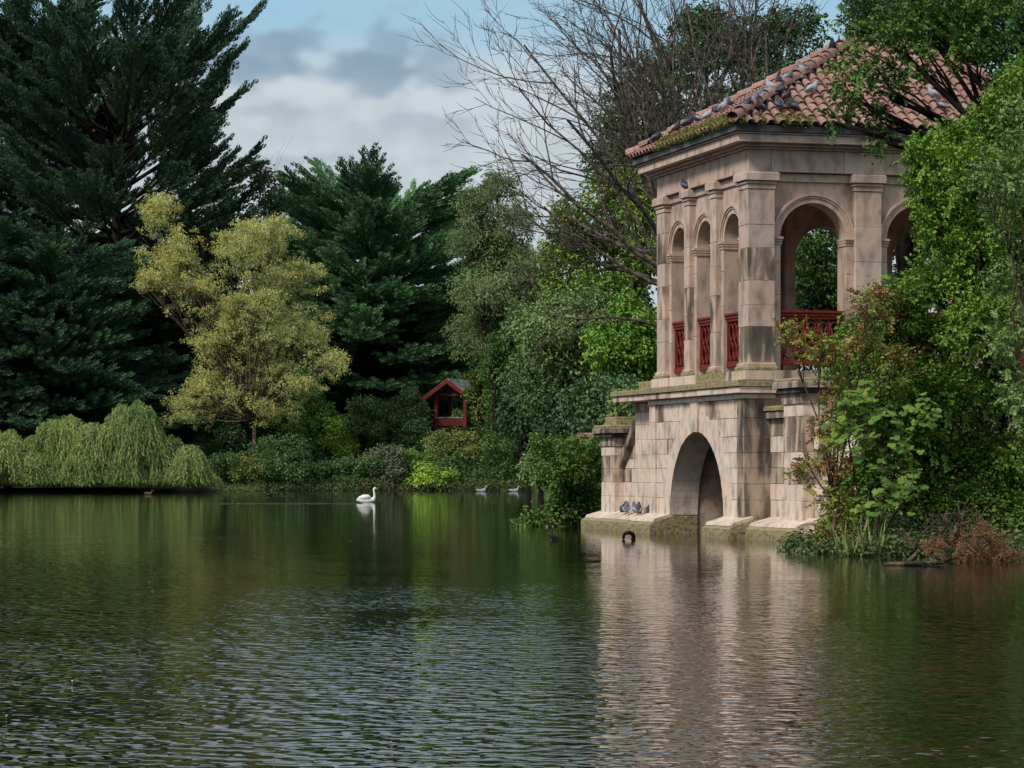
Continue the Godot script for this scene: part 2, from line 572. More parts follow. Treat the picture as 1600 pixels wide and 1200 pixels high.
func make_boathouse() -> void:
	house = thing("boathouse", "two storey sandstone boathouse with arched loggia and terracotta tile roof", "boathouse", CORNER)
	house.rotation.y = TURN
	# ---- upper storey
	var in_ := 0.16
	var pil_front := [[0.0, 0.61], [2.10, 2.47], [3.90, 4.26], [5.69, 6.25]]
	var pil_side := [[0.0, 0.59], [2.39, 2.98], [4.78, 5.37], [7.16, 7.75]]
	for p in pil_front.slice(1, 3):
		pilaster(0.0, 0.30, -p[1], -p[0], LAKE_OUT)
		pilaster(LONG - 0.30, LONG, -p[1], -p[0], -LAKE_OUT)
	for p in pil_side.slice(1, 3):
		pilaster(p[0], p[1], -0.30, 0.0, SIDE_OUT)
		pilaster(p[0], p[1], -FRONT, -FRONT + 0.30, -SIDE_OUT)
	for cx in [[0.0, 0.59], [LONG - 0.59, LONG]]:
		for cz in [[-0.61, 0.0], [-FRONT, -FRONT + 0.56]]:
			pilaster(cx[0], cx[1], cz[0], cz[1], SIDE_OUT)
	for i in 3:
		var s0: float = pil_front[i][1] - 0.05
		var s1: float = pil_front[i + 1][0] + 0.05
		var c := (pil_front[i][1] + pil_front[i + 1][0]) / 2.0 as float
		bay(s0, s1, c, 0.56, 6.33, Vector3(in_, 0, 0), LAKE_AXIS, LAKE_OUT, true, true)
		bay(s0, s1, c, 0.56, 6.33, Vector3(LONG - in_, 0, 0), LAKE_AXIS, -LAKE_OUT, true, false)
		s0 = pil_side[i][1] - 0.05
		s1 = pil_side[i + 1][0] + 0.05
		c = (pil_side[i][1] + pil_side[i + 1][0]) / 2.0
		bay(s0, s1, c, 0.73, 6.31, Vector3(0, 0, -in_), SIDE_AXIS, SIDE_OUT, false, true)
		bay(s0, s1, c, 0.73, 6.31, Vector3(0, 0, -FRONT + in_), SIDE_AXIS, -SIDE_OUT, false, false)
	# plinth course under the pilasters
	var ped := group_part("pedestal_course", house)
	ashlar(ped, -0.10, FRONT + 0.10, [3.305, 3.51], Vector3(0.6, 0, 0), LAKE_AXIS, LAKE_OUT, 0.70, [M.moss_stone, M.stone[3], M.soot[2]], [], 1.5)
	ashlar(ped, 0.605, LONG + 0.10, [3.305, 3.51], Vector3(0, 0, -0.6), SIDE_AXIS, SIDE_OUT, 0.70, [M.moss_stone, M.soot[0]], [], 1.6)
	var st := new_st()
	box(st, Vector3(0.62, 3.0, -FRONT - 0.05), Vector3(LONG + 0.1, 3.508, -0.62))
	part("floor_slab", st, M.inner, house)
	# frieze
	var fr := group_part("frieze", house)
	ashlar(fr, 0.0, FRONT, [7.655, 8.12], Vector3(0.5, 0, 0), LAKE_AXIS, LAKE_OUT, 0.49, M.upper, [], 1.9, "frieze_block")
	ashlar(fr, 0.51, LONG, [7.655, 8.12], Vector3(0, 0, -0.5), SIDE_AXIS, SIDE_OUT, 0.49, M.upper, [], 2.1, "frieze_block")
	st = new_st()
	box(st, Vector3(0.505, 7.66, -FRONT), Vector3(LONG, 8.115, -0.505))
	part("ceiling_slab", st, M.inner, house)
	# cornice: bed mould, corona, gutter
	for k in [[8.122, 8.17, 0.07, M.upper[3]], [8.172, 8.235, 0.15, M.upper[1]], [8.237, 8.40, 0.35, M.upper[2]], [8.402, 8.44, 0.39, M.upper[0]], [8.442, 8.585, 0.45, M.lead]]:
		stone("gutter" if k[3] == M.lead else "cornice", house, Vector3(-k[2], k[0], -FRONT - k[2]), Vector3(LONG + k[2], k[1], k[2]), k[3], 0.02)
	make_roof()
	make_lower()

func tile_mesh(r0: float, r1: float, length: float) -> ArrayMesh:
	# a half-round cover tile lying along -z (uphill), wide end at z = 0
	var st := new_st(false)
	var n := 6
	var rows := []
	for k in [[r0, 0.0], [r1, -length], [r0 - 0.016, 0.0]]:
		var row := []
		for i in n + 1:
			var a := PI * i / n
			row.append(Vector3(cos(a) * k[0], sin(a) * k[0] * 0.95, k[1]))
		rows.append(row)
	for i in n:
		quad(st, rows[0][i], rows[1][i], rows[1][i + 1], rows[0][i + 1])
	st.set_smooth_group(-1)
	for i in n:
		quad(st, rows[0][i + 1], rows[2][i + 1], rows[2][i], rows[0][i])
	return mesh_of(st)

func make_roof() -> void:
	var roof := group_part("roof", house)
	var p := 0.50
	var y0 := 8.60
	var run := FRONT / 2.0 + p
	var rise := RISE
	var lake_run := LAKE_RUN      # the hip over the lake front is longer
	var A := Vector3(-p, y0, p); var B := Vector3(LONG + p, y0, p); var C := Vector3(LONG + p, y0, -FRONT - p); var D := Vector3(-p, y0, -FRONT - p)
	var E := Vector3(-p + lake_run, y0 + rise, -FRONT / 2.0); var G := Vector3(LONG + p - run, y0 + rise, -FRONT / 2.0)
	var st := new_st()
	quad(st, A, E, G, B)
	tri(st, D, E, A)
	quad(st, C, G, E, D)
	tri(st, B, G, C)
	quad(st, A, B, C, D)
	part("roof_bed", st, M.tile_bed, roof)
	var cover := tile_mesh(0.094, 0.078, 0.37)
	var rest := new_st(false)
	var count := 0
	var step := 0.235
	var length := 0.315
	for face in 4:
		var along := SIDE_AXIS if face % 2 == 0 else LAKE_AXIS
		var total: float = (LONG if face % 2 == 0 else FRONT) + 2.0 * p
		var start: Vector3 = [A, A, D, B][face]
		var inward: Vector3 = [Vector3(0, 0, -1), Vector3(1, 0, 0), Vector3(0, 0, 1), Vector3(-1, 0, 0)][face]
		var run_here: float = lake_run if face == 1 else run
		var pitch := atan2(rise, run_here)
		var slope := run_here / cos(pitch)
		var cut0: float = [lake_run / run, run / lake_run, lake_run / run, 1.0][face]
		var cut1: float = [1.0, run / lake_run, 1.0, 1.0][face]
		var up := inward * cos(pitch) + Vector3.UP * sin(pitch)
		var nrm := Vector3.UP * cos(pitch) - inward * sin(pitch)
		var right := up.cross(nrm).normalized() * 1.0
		var basis := Basis(-right if right.cross(nrm).dot(-up) < 0 else right, nrm, -up)
		var tiltaxis: Vector3 = basis.x
		var cols := int(total / step)
		for k in int(slope / length) + 1:
			var s := k * length
			for j in cols:
				var t := (j + 0.5) * total / cols
				var r := s * cos(pitch)
				if t < r * cut0 + 0.02 or t > total - r * cut1 - 0.02 or s > slope - 0.1:
					continue
				var at := start + along * (t + rf(-0.008, 0.008)) + up * (s - 0.05 + rf(-0.012, 0.012)) + nrm * rf(0.026, 0.038)
				var tr := Transform3D(basis.rotated(nrm, rf(-0.04, 0.04)).rotated(tiltaxis, -0.085), at)
				if face == 0 and count < 285 and t < 5.6:
					var o := MeshInstance3D.new()
					o.name = "roof_tile"
					o.mesh = cover
					o.material_override = pick(M.tile)
					o.transform = tr
					roof.add_child(o, true)
					count += 1
				else:
					rest.append_from(cover, 0, tr)
	var far := MeshInstance3D.new()
	far.name = "roof_tiles_beyond"
	far.mesh = rest.commit()
	far.material_override = M.tile[1]
	far.set_meta("kind", "stuff")
	roof.add_child(far, true)
	# hip and ridge tiles
	var cap := tile_mesh(0.155, 0.135, 0.44)
	for line in [[A, E], [B, G], [D, E], [E, G], [C, G]]:
		var d: Vector3 = (line[1] - line[0])
		var n := int(d.length() / 0.38)
		var f := d.normalized()
		var side := f.cross(Vector3.UP).normalized()
		for k in n:
			var o := MeshInstance3D.new()
			o.name = "hip_tile" if line[0] != E else "ridge_tile"
			o.mesh = cap
			o.material_override = pick(M.tile)
			var nrm := side.cross(f)
			o.transform = Transform3D(Basis(side, nrm, -f).rotated(side, -0.085).rotated(f, rf(-0.06, 0.06)), line[0] + f * (k * 0.38 + rf(-0.02, 0.02)) + nrm * rf(0.085, 0.11))
			roof.add_child(o, true)
	# moss and small ferns along the eaves
	var where := []
	var tint := []
	for k in 2600:
		var t := pow(R.randf(), 1.15)
		var on_front := R.randf() < 0.72
		var y := maxf(0.0, absf(R.randfn(0.0, 0.13)) - 0.03)
		var at := Vector3(-p + y * 0.9, y0 + y * 0.7 + 0.07, p - 0.1 - t * 5.2) if on_front else Vector3(-p + 0.15 + t * 4.2, y0 + y * 0.7 + 0.05, p - y * 0.9)
		if not on_front and nz.get_noise_2d(at.x * 60.0, 3.0) < 0.0:
			continue
		where.append(Transform3D(Basis.from_euler(Vector3(rf(-0.5, 0.5), rf(0, TAU), rf(-0.5, 0.5))).scaled(Vector3.ONE * rf(0.05, 0.13)), at))
		tint.append(Color(0.15, 0.25, 0.03).lerp(Color(0.28, 0.25, 0.07), R.randf()) if R.randf() < 0.8 else Color(0.20, 0.13, 0.07))
	var ms := scatter("moss", roof, clump.leaf, M.leaf, where, tint)
	ms.set_meta("kind", "stuff")

func make_lower() -> void:
	var low := group_part("lower_storey", house)
	var c := 3.42
	var r := 1.85
	var spring := 0.42
	var opening := arc(c, spring, r, 0.0, PI, 36)
	opening.append(Vector2(c - r, -0.6))
	opening.append(Vector2(c + r, -0.6))
	# voussoirs with stepped backs
	var cuts := []
	var n := 15
	for k in n:
		var a0 := PI * k / n
		var a1 := PI * (k + 1) / n
		var key := k == n / 2
		var ro: float = (r + 0.86) if key else r + [0.46, 0.60, 0.52][k % 3]
		var poly := arc(c, spring, r, a0 + 0.0015, a1 - 0.0015, 3)
		var m0 := Vector2(c + cos(a1) * ro, spring + sin(a1) * ro)
		var m1 := Vector2(c + cos(a0) * ro, spring + sin(a0) * ro)
		poly.append(m0)
		poly.append(m1)
		if Geometry2D.is_polygon_clockwise(poly):
			poly.reverse()
		cuts.append(poly)
		var st := new_st()
		prism(st, poly, Vector3(0.66, 0, 0), LAKE_AXIS, LAKE_OUT, 0.66 + (0.05 if key else rf(0.0, 0.01)))
		part("keystone" if key else "arch_stone", st, pick(M.stone), low)
	cuts.append(opening)
	var levels := [0.40, 0.80, 1.14, 1.47, 1.79, 2.13, 2.52, 2.92]
	ashlar(low, 0.62, 6.28, levels, Vector3(0.66, 0, 0), LAKE_AXIS, LAKE_OUT, 0.65, M.stone + M.stone + [M.soot[2]], cuts, 0.62)
	# corner strips, a little proud, with the near one turning the corner
	for k in levels.size() - 1:
		stone("corner_stone", low, Vector3(-0.03 - rf(0, 0.012), levels[k] + 0.003, -0.615), Vector3(0.66, levels[k + 1] - 0.003, -0.16 + rf(0, 0.012)), M.soot[1] if k > 3 else M.soot[0], 0.01)
		stone("corner_stone", low, Vector3(-0.03 - rf(0, 0.012), levels[k] + 0.003, -6.70), Vector3(0.66, levels[k + 1] - 0.003, -6.285), pick(M.stone), 0.01)
	stone("band", low, Vector3(-0.06, 2.925, -6.74), Vector3(0.66, 3.03, -0.12), M.stone[2], 0.02)
	# ledge of two steps
	var ledge := group_part("ledge", house)
	ashlar(ledge, -0.06, 9.05, [3.035, 3.17], Vector3(0.66, 0, 0), LAKE_AXIS, LAKE_OUT, 0.86, [M.stone[2], M.stone[0], M.stone[4], M.soot[2]], [], 1.6, "ledge_stone")
	ashlar(ledge, -0.10, 9.10, [3.172, 3.30], Vector3(0.66, 0, 0), LAKE_AXIS, LAKE_OUT, 0.91, [M.moss_stone], [], 1.6, "ledge_stone")
	ashlar(ledge, 0.665, LONG, [3.035, 3.17], Vector3(0, 0, -0.62), SIDE_AXIS, SIDE_OUT, 0.70, [M.moss_stone], [], 1.6, "ledge_stone")
	ashlar(ledge, 0.665, LONG, [3.172, 3.30], Vector3(0, 0, -0.62), SIDE_AXIS, SIDE_OUT, 0.74, [M.moss_stone], [], 1.6, "ledge_stone")
	# passage behind the arch
	var st := new_st()
	box(st, Vector3(0.67, -0.7, -1.55), Vector3(6.8, 3.0, -0.2))
	part("passage_wall", st, M.inner, low)
	st = new_st()
	box(st, Vector3(0.67, -0.7, -6.65), Vector3(6.8, 3.0, -5.30))
	part("passage_wall", st, M.inner, low)
	st = new_st()
	box(st, Vector3(6.82, -0.7, -6.65), Vector3(7.2, 3.0, -0.2))
	part("passage_wall", st, M.inner, low)
	st = new_st()
	box(st, Vector3(0.67, 2.40, -5.29), Vector3(6.8, 2.995, -1.56))
	part("passage_ceiling", st, M.inner, low)
	stone("inner_pier", low, Vector3(1.9, -0.6, -5.28), Vector3(2.5, 2.39, -4.55), M.soot[1])
	# wing walls with piers, set back
	var wing := group_part("wing_wall", house)
	ashlar(wing, 6.72, 11.7, [0.40, 0.80, 1.14, 1.47, 1.70], Vector3(0.95, 0, 0), LAKE_AXIS, LAKE_OUT, 0.40, M.stone + [M.soot[2]], [], 0.7)
	var slope_cut := PackedVector2Array([Vector2(8.5, 3.02), Vector2(10.55, 1.51), Vector2(12.5, 1.51), Vector2(12.5, 3.5), Vector2(8.5, 3.5)])
	ashlar(wing, 6.72, 11.0, [1.70, 2.05, 2.40, 2.80, 3.03], Vector3(0.95, 0, 0), LAKE_AXIS, LAKE_OUT, 0.40, [M.soot[0], M.soot[2], M.stone[1]], [slope_cut], 0.7)
	st = new_st()
	prism(st, PackedVector2Array([Vector2(8.86, 2.74), Vector2(10.55, 1.50), Vector2(10.55, 1.74), Vector2(8.86, 3.02)]), Vector3(1.0, 0, 0), LAKE_AXIS, LAKE_OUT, 0.60, 0.02)
	part("sloping_coping", st, M.soot[1], wing)
	ashlar(wing, -7.0, 0.155, [0.40, 0.80, 1.14, 1.47, 1.79, 2.13, 2.50], Vector3(0.95, 0, 0), LAKE_AXIS, LAKE_OUT, 0.40, M.stone + M.soot, [], 0.7)
	stone("coping", wing, Vector3(0.42, 2.505, 0.16 - 0.33), Vector3(1.0, 2.66, 1.34), M.soot[0], 0.03)
	stone("coping", wing, Vector3(0.38, 2.662, 0.16 - 0.33), Vector3(1.0, 2.76, 1.34), M.moss_stone, 0.03)
	for q in [[7.75, 8.85, 3.03, true], [10.55, 11.65, 2.24, false], [-2.42, -1.35, 2.98, false]]:
		var pier := group_part("pier", wing)
		var lv := [0.40, 0.80, 1.14, 1.47, 1.79]
		while lv[-1] < q[2] - 0.60:
			lv.append(lv[-1] + 0.36)
		lv.append(q[2] - 0.22)
		for k in lv.size() - 1:
			stone("stone_block", pier, Vector3(0.28 + rf(0, 0.012), lv[k] + 0.003, -q[1] + rf(0, 0.01)), Vector3(1.0, lv[k + 1] - 0.003, -q[0]), pick(M.stone + [M.soot[2]]), 0.012)
		stone("neck", pier, Vector3(0.25, q[2] - 0.218, -q[1] - 0.03), Vector3(1.03, q[2] - 0.003, -q[0] + 0.03), M.soot[2], 0.015)
		if not q[3]:
			stone("cap", pier, Vector3(0.16, q[2], -q[1] - 0.13), Vector3(1.14, q[2] + 0.10, -q[0] + 0.13), M.slate, 0.03)
			stone("cap", pier, Vector3(0.10, q[2] + 0.102, -q[1] - 0.19), Vector3(1.2, q[2] + 0.24, -q[0] + 0.19), M.soot[1], 0.03)
			stone("cap", pier, Vector3(0.12, q[2] + 0.242, -q[1] - 0.16), Vector3(1.18, q[2] + 0.30, -q[0] + 0.16), M.moss_stone, 0.03)
		if q[0] > 0:
			stone("cap_block", pier, Vector3(0.35, q[2] + 0.305, -q[1] + 0.08), Vector3(0.98, q[2] + 0.50, -q[0] - 0.08), M.moss_stone, 0.02)
	# sloping skirting at the water
	for q in [[5.25, 6.9, -0.50, 0.0], [6.9, 12.05, -0.12, 0.40], [-0.15, 1.58, -0.50, 0.0], [-7.2, -0.15, -0.12, 0.40]]:
		var s: float = q[0]
		while s < q[1] - 0.01:
			var w: float = minf(rf(1.1, 1.9), q[1] - s)
			if q[1] - s - w < 0.5:
				w = q[1] - s
			st = new_st()
			var o := rf(-0.012, 0.012)
			var prof := PackedVector2Array([Vector2(q[2] + o, -0.8), Vector2(0.66, -0.8), Vector2(0.66, 0.395), Vector2(q[3] + 0.04, 0.395), Vector2(q[2] + 0.10 + o, 0.26), Vector2(q[2] + o, 0.20)])
			# profile lies in (x, y) and runs along the front
			prism(st, prof, Vector3(0, 0, -s - w + 0.004), SIDE_AXIS, Vector3(0, 0, 1), w - 0.008, 0.012)
			part("skirting_stone", st, pick([M.moss_stone, M.moss_stone, M.soot[2]]), low)
			s += w
	# sloping slabs lying on the skirting
	for q in [[5.27, 6.9, -0.40, 0.02], [6.92, 12.0, -0.02, 0.42], [-0.12, 1.56, -0.40, 0.02], [-7.0, -0.14, -0.02, 0.42]]:
		var s: float = q[0]
		while s < q[1] - 0.01:
			var w: float = minf(rf(0.9, 1.6), q[1] - s)
			if q[1] - s - w < 0.5:
				w = q[1] - s
			st = new_st()
			var prof := PackedVector2Array([Vector2(q[2] - 0.015, 0.262), Vector2(q[3] + 0.05, 0.398), Vector2(q[3] + 0.05, 0.46), Vector2(q[2] + 0.02, 0.325)])
			prism(st, prof, Vector3(0, 0, -s - w + 0.006), SIDE_AXIS, Vector3(0, 0, 1), w - 0.012)
			part("skirting_slab", st, pick([M.stone[0], M.stone[2], M.soot[2], M.stone[3]]), low)
			s += w

# ------------------------------------------------------------------ plants
func aim(d: Vector3, roll := 0.0) -> Basis:
	var z := d.normalized()
	var x := Vector3.UP.cross(z)
	if x.length() < 0.02:
		x = Vector3.RIGHT
	x = x.normalized()
	return Basis(x, z.cross(x), z).rotated(z, roll)

func leaf_face(st: SurfaceTool, at: Vector3, along: Vector3, nrm: Vector3, l: float, w: float, fold := 0.25) -> void:
	var s := along.cross(nrm).normalized()
	var tip := at + along * l - nrm * l * 0.12
	var mid := at + along * l * 0.45
	tri(st, at, mid + s * w * 0.5 + nrm * w * fold, tip)
	tri(st, at, tip, mid - s * w * 0.5 + nrm * w * fold)

func make_clumps() -> void:
	R.seed = 101
	# loose ball of leaves, radius 1
	var st := new_st()
	for i in 30:
		var d := rdir()
		var at := d * pow(R.randf(), 0.5) * 0.85
		var nrm := (d * 0.5 + Vector3.UP * 0.7 + rdir() * 0.6).normalized()
		var along := (rdir() + d * 0.6 + Vector3.DOWN * 0.2)
		along = (along - nrm * along.dot(nrm)).normalized()
		leaf_face(st, at, along, nrm, rf(0.30, 0.46), rf(0.18, 0.27))
	clump.leaf = mesh_of(st)
	# narrow leaves, for willow-like trees
	st = new_st()
	for i in 34:
		var d := rdir()
		var at := d * pow(R.randf(), 0.5) * 0.9
		var along := (rdir() * 0.7 + Vector3.DOWN * 0.7 + d * 0.4).normalized()
		var nrm := along.cross(rdir()).normalized()
		leaf_face(st, at, along, nrm, rf(0.34, 0.55), rf(0.09, 0.15))
	clump.narrow = mesh_of(st)
	# conifer plume along +z, length 1: sprigs of scale leaves all round a shoot
	st = new_st()
	for i in 44:
		var t := pow(R.randf(), 0.9)
		var a := rf(0, TAU)
		var radial := Vector3(cos(a), sin(a) * 0.65, 0)
		var at := Vector3(0, 0, t * 0.85) + radial * 0.03
		var along := (radial * rf(0.5, 1.1) + Vector3(0, 0.15, rf(0.6, 1.1))).normalized()
		var nrm := along.cross(rdir()).normalized()
		leaf_face(st, at, along, nrm, rf(0.13, 0.25) * (1.15 - 0.5 * t), rf(0.05, 0.09))
	clump.plume = mesh_of(st)
	# hanging willow strand, length 1 down
	st = new_st()
	for s in 3:
		var a := rf(0, TAU)
		var off := Vector3(cos(a), 0, sin(a)) * 0.07
		for i in 15:
			var t := (i + R.randf()) / 15.0
			var at := off * (0.4 + t) + Vector3(sin(t * 3.0 + s) * 0.03, -t, cos(t * 2.6 + s) * 0.03)
			var along := (Vector3.DOWN + rdir() * 0.45).normalized()
			var nrm := along.cross(rdir()).normalized()
			leaf_face(st, at, along, nrm, rf(0.10, 0.16), rf(0.022, 0.034))
	clump.strand = mesh_of(st)
	# leafy twig for plants close by: ovate leaves on both sides of a stalk along +z
	st = new_st()
	for i in 13:
		var t := i / 12.0
		var sd := 1.0 if i % 2 else -1.0
		var at := Vector3(rf(-0.03, 0.03), -0.25 * t * t, t * 0.9)
		var along := Vector3(sd * rf(0.6, 1.0), rf(-0.35, 0.25), rf(0.2, 0.8)).normalized()
		var nrm := (Vector3.UP + rdir() * 0.45).normalized()
		nrm = (nrm - along * nrm.dot(along)).normalized()
		var l := rf(0.26, 0.38)
		var w := l * rf(0.52, 0.66)
		var s := along.cross(nrm).normalized()
		var m1 := at + along * l * 0.3; var m2 := at + along * l * 0.68; var tip := at + along * l - nrm * l * 0.16
		for g in [1.0, -1.0]:
			var e1: Vector3 = m1 + s * g * w * 0.46 + nrm * w * 0.14
			var e2: Vector3 = m2 + s * g * w * 0.40 + nrm * w * 0.10
			tri(st, at, e1, m2); tri(st, e1, e2, m2); tri(st, m2, e2, tip)
	tube(st, [Vector3.ZERO, Vector3(0, -0.06, 0.45), Vector3(0, -0.22, 0.9)], [0.012, 0.009, 0.004], 3)
	clump.twig = mesh_of(st)

func limb(st: SurfaceTool, a: Vector3, b: Vector3, r0: float, r1: float, sag: float, sides := 5) -> void:
	var pts := []
	var rad := []
	var side := rdir() * a.distance_to(b) * 0.06
	for i in 6:
		var t := i / 5.0
		pts.append(a.lerp(b, t) + Vector3.UP * sin(t * PI) * sag + side * sin(t * PI * 1.5))
		rad.append(lerpf(r0, r1, t))
	tube(st, pts, rad, sides)

# lumps of a crown that fills a box of the picture: [x, y, radius x, radius y] in pixels
func lumps_in(cx: float, cy: float, w: float, h: float, n: int, size := 0.3) -> Array:
	var out := []
	for i in n:
		var a := i * 2.39996 + rf(-0.4, 0.4)
		var r := sqrt((i + 0.5) / n) * 0.92
		var s := rf(0.75, 1.2) * size
		var fx := cos(a) * r * (1.0 - s)
		var fy := sin(a) * r * (1.0 - s)
		out.append([cx + fx * w / 2, cy + fy * h / 2, w / 2 * s * 1.25, h / 2 * s * 1.05 if h < w * 1.6 else w / 2 * s * 1.2])
	return out

# a broadleaved tree or shrub: o.d metres away, trunk at pixel o.x, crown of lumps
func broad(called: String, label: String, category: String, group: String, o: Dictionary) -> Node3D:
	var d: float = o.d
	var base := Vector3((o.x - 800.0) / F * d, 0, -d)
	base.y = maxf(ground_at(base.x, base.z), -0.15) if not o.has("y") else o.y
	var root := thing(called, label, category, base, group)
	var rc: float = o.get("rc", 0.0034 * d + 0.1)
	var mesh: Mesh = clump[o.get("mesh", "leaf")]
	var where := []
	var tint := []
	var st := new_st(false)
	var tr: float = o.get("trunk", 0.22)
	var lumps: Array = o.lumps
	var mid := Vector3.ZERO
	var pl := []
	for l in lumps:
		var deep: float = l[4] if l.size() > 4 else rf(-0.35, 0.35) * l[2] * 3.0 / F * d
		var c := P(l[0], l[1], d + deep) - base
		pl.append([c, Vector3(l[2], l[3], l[2]) / F * d, l[5] if l.size() > 5 else 1.0])
		mid += c
	mid /= lumps.size()
	var fork := Vector3(lerpf(0.0, mid.x, 0.35), maxf(mid.y * o.get("fork", 0.45), 0.2), mid.z * 0.35)
	limb(st, Vector3(0, -0.5, 0), fork, tr * 1.2, tr * 0.8, 0.0, 8)
	var A: Color = o.a
	var B: Color = o.b
	var k: float = o.get("dense", 14.0)
	for q in pl:
		var c: Vector3 = q[0]
		var rad: Vector3 = q[1]
		limb(st, fork, c, tr * 0.55, tr * 0.12, rad.y * 0.1)
		for j in 3:
			limb(st, c.lerp(fork, 0.3), c + rdir() * rad * 0.9, tr * 0.2, 0.012, 0.0, 3)
		var n := int(k * q[2] * rad.x * rad.y / (rc * rc)) + 3
		var tone := rf(-0.25, 0.25)
		for i in n:
			var dr := rdir()
			if dr.y < -0.3 and R.randf() < 0.4:
				dr.y = -dr.y
			var t := pow(R.randf(), 0.42)
			var at := c + dr * rad * t * (1.0 + 0.22 * nz.get_noise_3dv(dr * 90.0 + c * 40.0))
			if at.y + base.y < 0.08:
				continue
			var s := rc * rf(0.7, 1.3)
			var bs := Basis(rdir(), rf(0, TAU)) if mesh != clump.twig else aim((dr + rdir() * 0.7 + Vector3.DOWN * 0.15).normalized(), rf(-0.6, 0.6))
			if mesh == clump.leaf or mesh == clump.narrow:
				bs = Basis(Vector3.UP, rf(0, TAU)) * Basis.from_euler(Vector3(rf(-0.5, 0.5), 0, rf(-0.5, 0.5)))
			where.append(Transform3D(bs.scaled(Vector3.ONE * s), at))
			var f := clampf(0.5 + tone + R.randfn(0.0, 0.28), 0.0, 1.0)
			tint.append(A.lerp(B, f))
			if o.has("c") and R.randf() < o.get("cshare", 0.15):
				tint[-1] = o.c
	part("trunk", st, o.get("bark", M.bark_dark), root)
	if o.has("fill"):
		var w2 := []
		var t2 := []
		for i in where.size():
			if R.randf() < o.fill:
				var sc: float = rc * rf(0.65, 1.05)
				w2.append(Transform3D(Basis(Vector3.UP, rf(0, TAU)).scaled(Vector3.ONE * sc), where[i].origin + rdir() * rc * 0.8))
				t2.append(tint[i])
		scatter("crown", root, clump.leaf, M.leaf, w2, t2).set_meta("kind", "stuff")
	scatter("crown", root, mesh, M.leaf, where, tint).set_meta("kind", "stuff")
	return root

# cypress: branches with flat plumes of foliage
func cypress(called: String, label: String, group: String, o: Dictionary) -> Node3D:
	var d: float = o.d
	var base := Vector3((o.x - 800.0) / F * d, 0, -d)
	base.y = ground_at(base.x, base.z)
	var root := thing(called, label, "tree", base, group)
	var H: float = EYE + (HORIZON - o.top) / F * d - base.y
	var W: float = o.w / F * d
	var st := new_st(false)
	var where := []
	var tint := []
	var lean: Vector3 = o.get("lean", Vector3.ZERO)
	var tr: float = o.get("trunk", 0.55)
	var spine := func(t: float) -> Vector3: return Vector3(0, t * H * 0.84, 0) + lean * t * t
	var pts := []
	var rad := []
	for i in 9:
		pts.append(spine.call(i / 8.0))
		rad.append(lerpf(tr, 0.06, i / 8.0))
	tube(st, pts, rad, 8)
	var n: int = o.n
	var psz: float = o.get("plume", 1.7)
	for i in n:
		var t: float = lerpf(o.get("low", 0.12), 1.0, (i + R.randf()) / n)
		var az := i * 2.39996 + rf(-0.5, 0.5)
		var shape: float = o.shape.call(t)
		var L := W * shape * rf(0.72, 1.12)
		var el: float = o.rise.call(t) + rf(-0.16, 0.16)
		var a: Vector3 = spine.call(minf(t * o.get("start", 0.9) + rf(-0.02, 0.02), 1.0))
		var out := Vector3(cos(az), 0, sin(az))
		if o.has("pull"):
			out = (out + o.pull * 0.35).normalized()
		var bp := []
		var br := []
		for j in 8:
			var s := j / 7.0
			var e: float = el + (s - 0.4) * o.get("curl", 0.5)
			var prev: Vector3 = a if j == 0 else bp[j - 1]
			bp.append(prev + (Vector3.ZERO if j == 0 else (out * cos(e) + Vector3.UP * sin(e)) * L / 7.0 + rdir() * L * 0.008))
			br.append(lerpf(0.05 + L * 0.011, 0.02, s))
		tube(st, bp, br, 4)
		var tone := rf(-0.3, 0.3)
		# side shoots in a flat spray
		var m := int(L * o.get("shoots", 2.6)) + 4
		for j in m:
			var s := lerpf(o.get("bare", 0.22), 1.0, (j + R.randf()) / m)
			var at: Vector3 = bp[int(s * 6.99)].lerp(bp[mini(int(s * 6.99) + 1, 7)], fposmod(s * 6.99, 1.0))
			var dirn: Vector3 = (bp[mini(int(s * 6.99) + 1, 7)] - bp[int(s * 6.99)]).normalized()
			var sd := 1.0 if j % 2 else -1.0
			var sidev := dirn.cross(Vector3.UP).normalized() * sd
			var spread := rf(0.35, 0.95) * (1.0 - s * 0.55)
			var sdir: Vector3 = (dirn + sidev * spread * 1.25 + Vector3.UP * rf(-0.12, 0.22)).normalized()
			var sl: float = minf((1.05 - s) * L * 0.5 + 0.5, 3.4) * rf(0.7, 1.1)
			var k := maxi(2, int(sl / (psz * 0.42)))
			for q in k:
				var u := (q + R.randf() * 0.6) / k
				var p := at + sdir * sl * u + Vector3.UP * u * u * 0.25
				var pd: Vector3 = (sdir + dirn * 0.35 + rdir() * 0.20 + Vector3.UP * 0.10).normalized()
				where.append(Transform3D(aim(pd, rf(-0.5, 0.5)).scaled(Vector3(1.25, 1.1, 1.0) * psz * rf(0.65, 1.15)), p))
				tint.append(o.a.lerp(o.b, clampf(0.45 + tone + R.randfn(0, 0.25), 0, 1)))
	part("trunk", st, M.bark_dark, root)
	scatter("crown", root, clump.plume, M.needle, where, tint).set_meta("kind", "stuff")
	return root

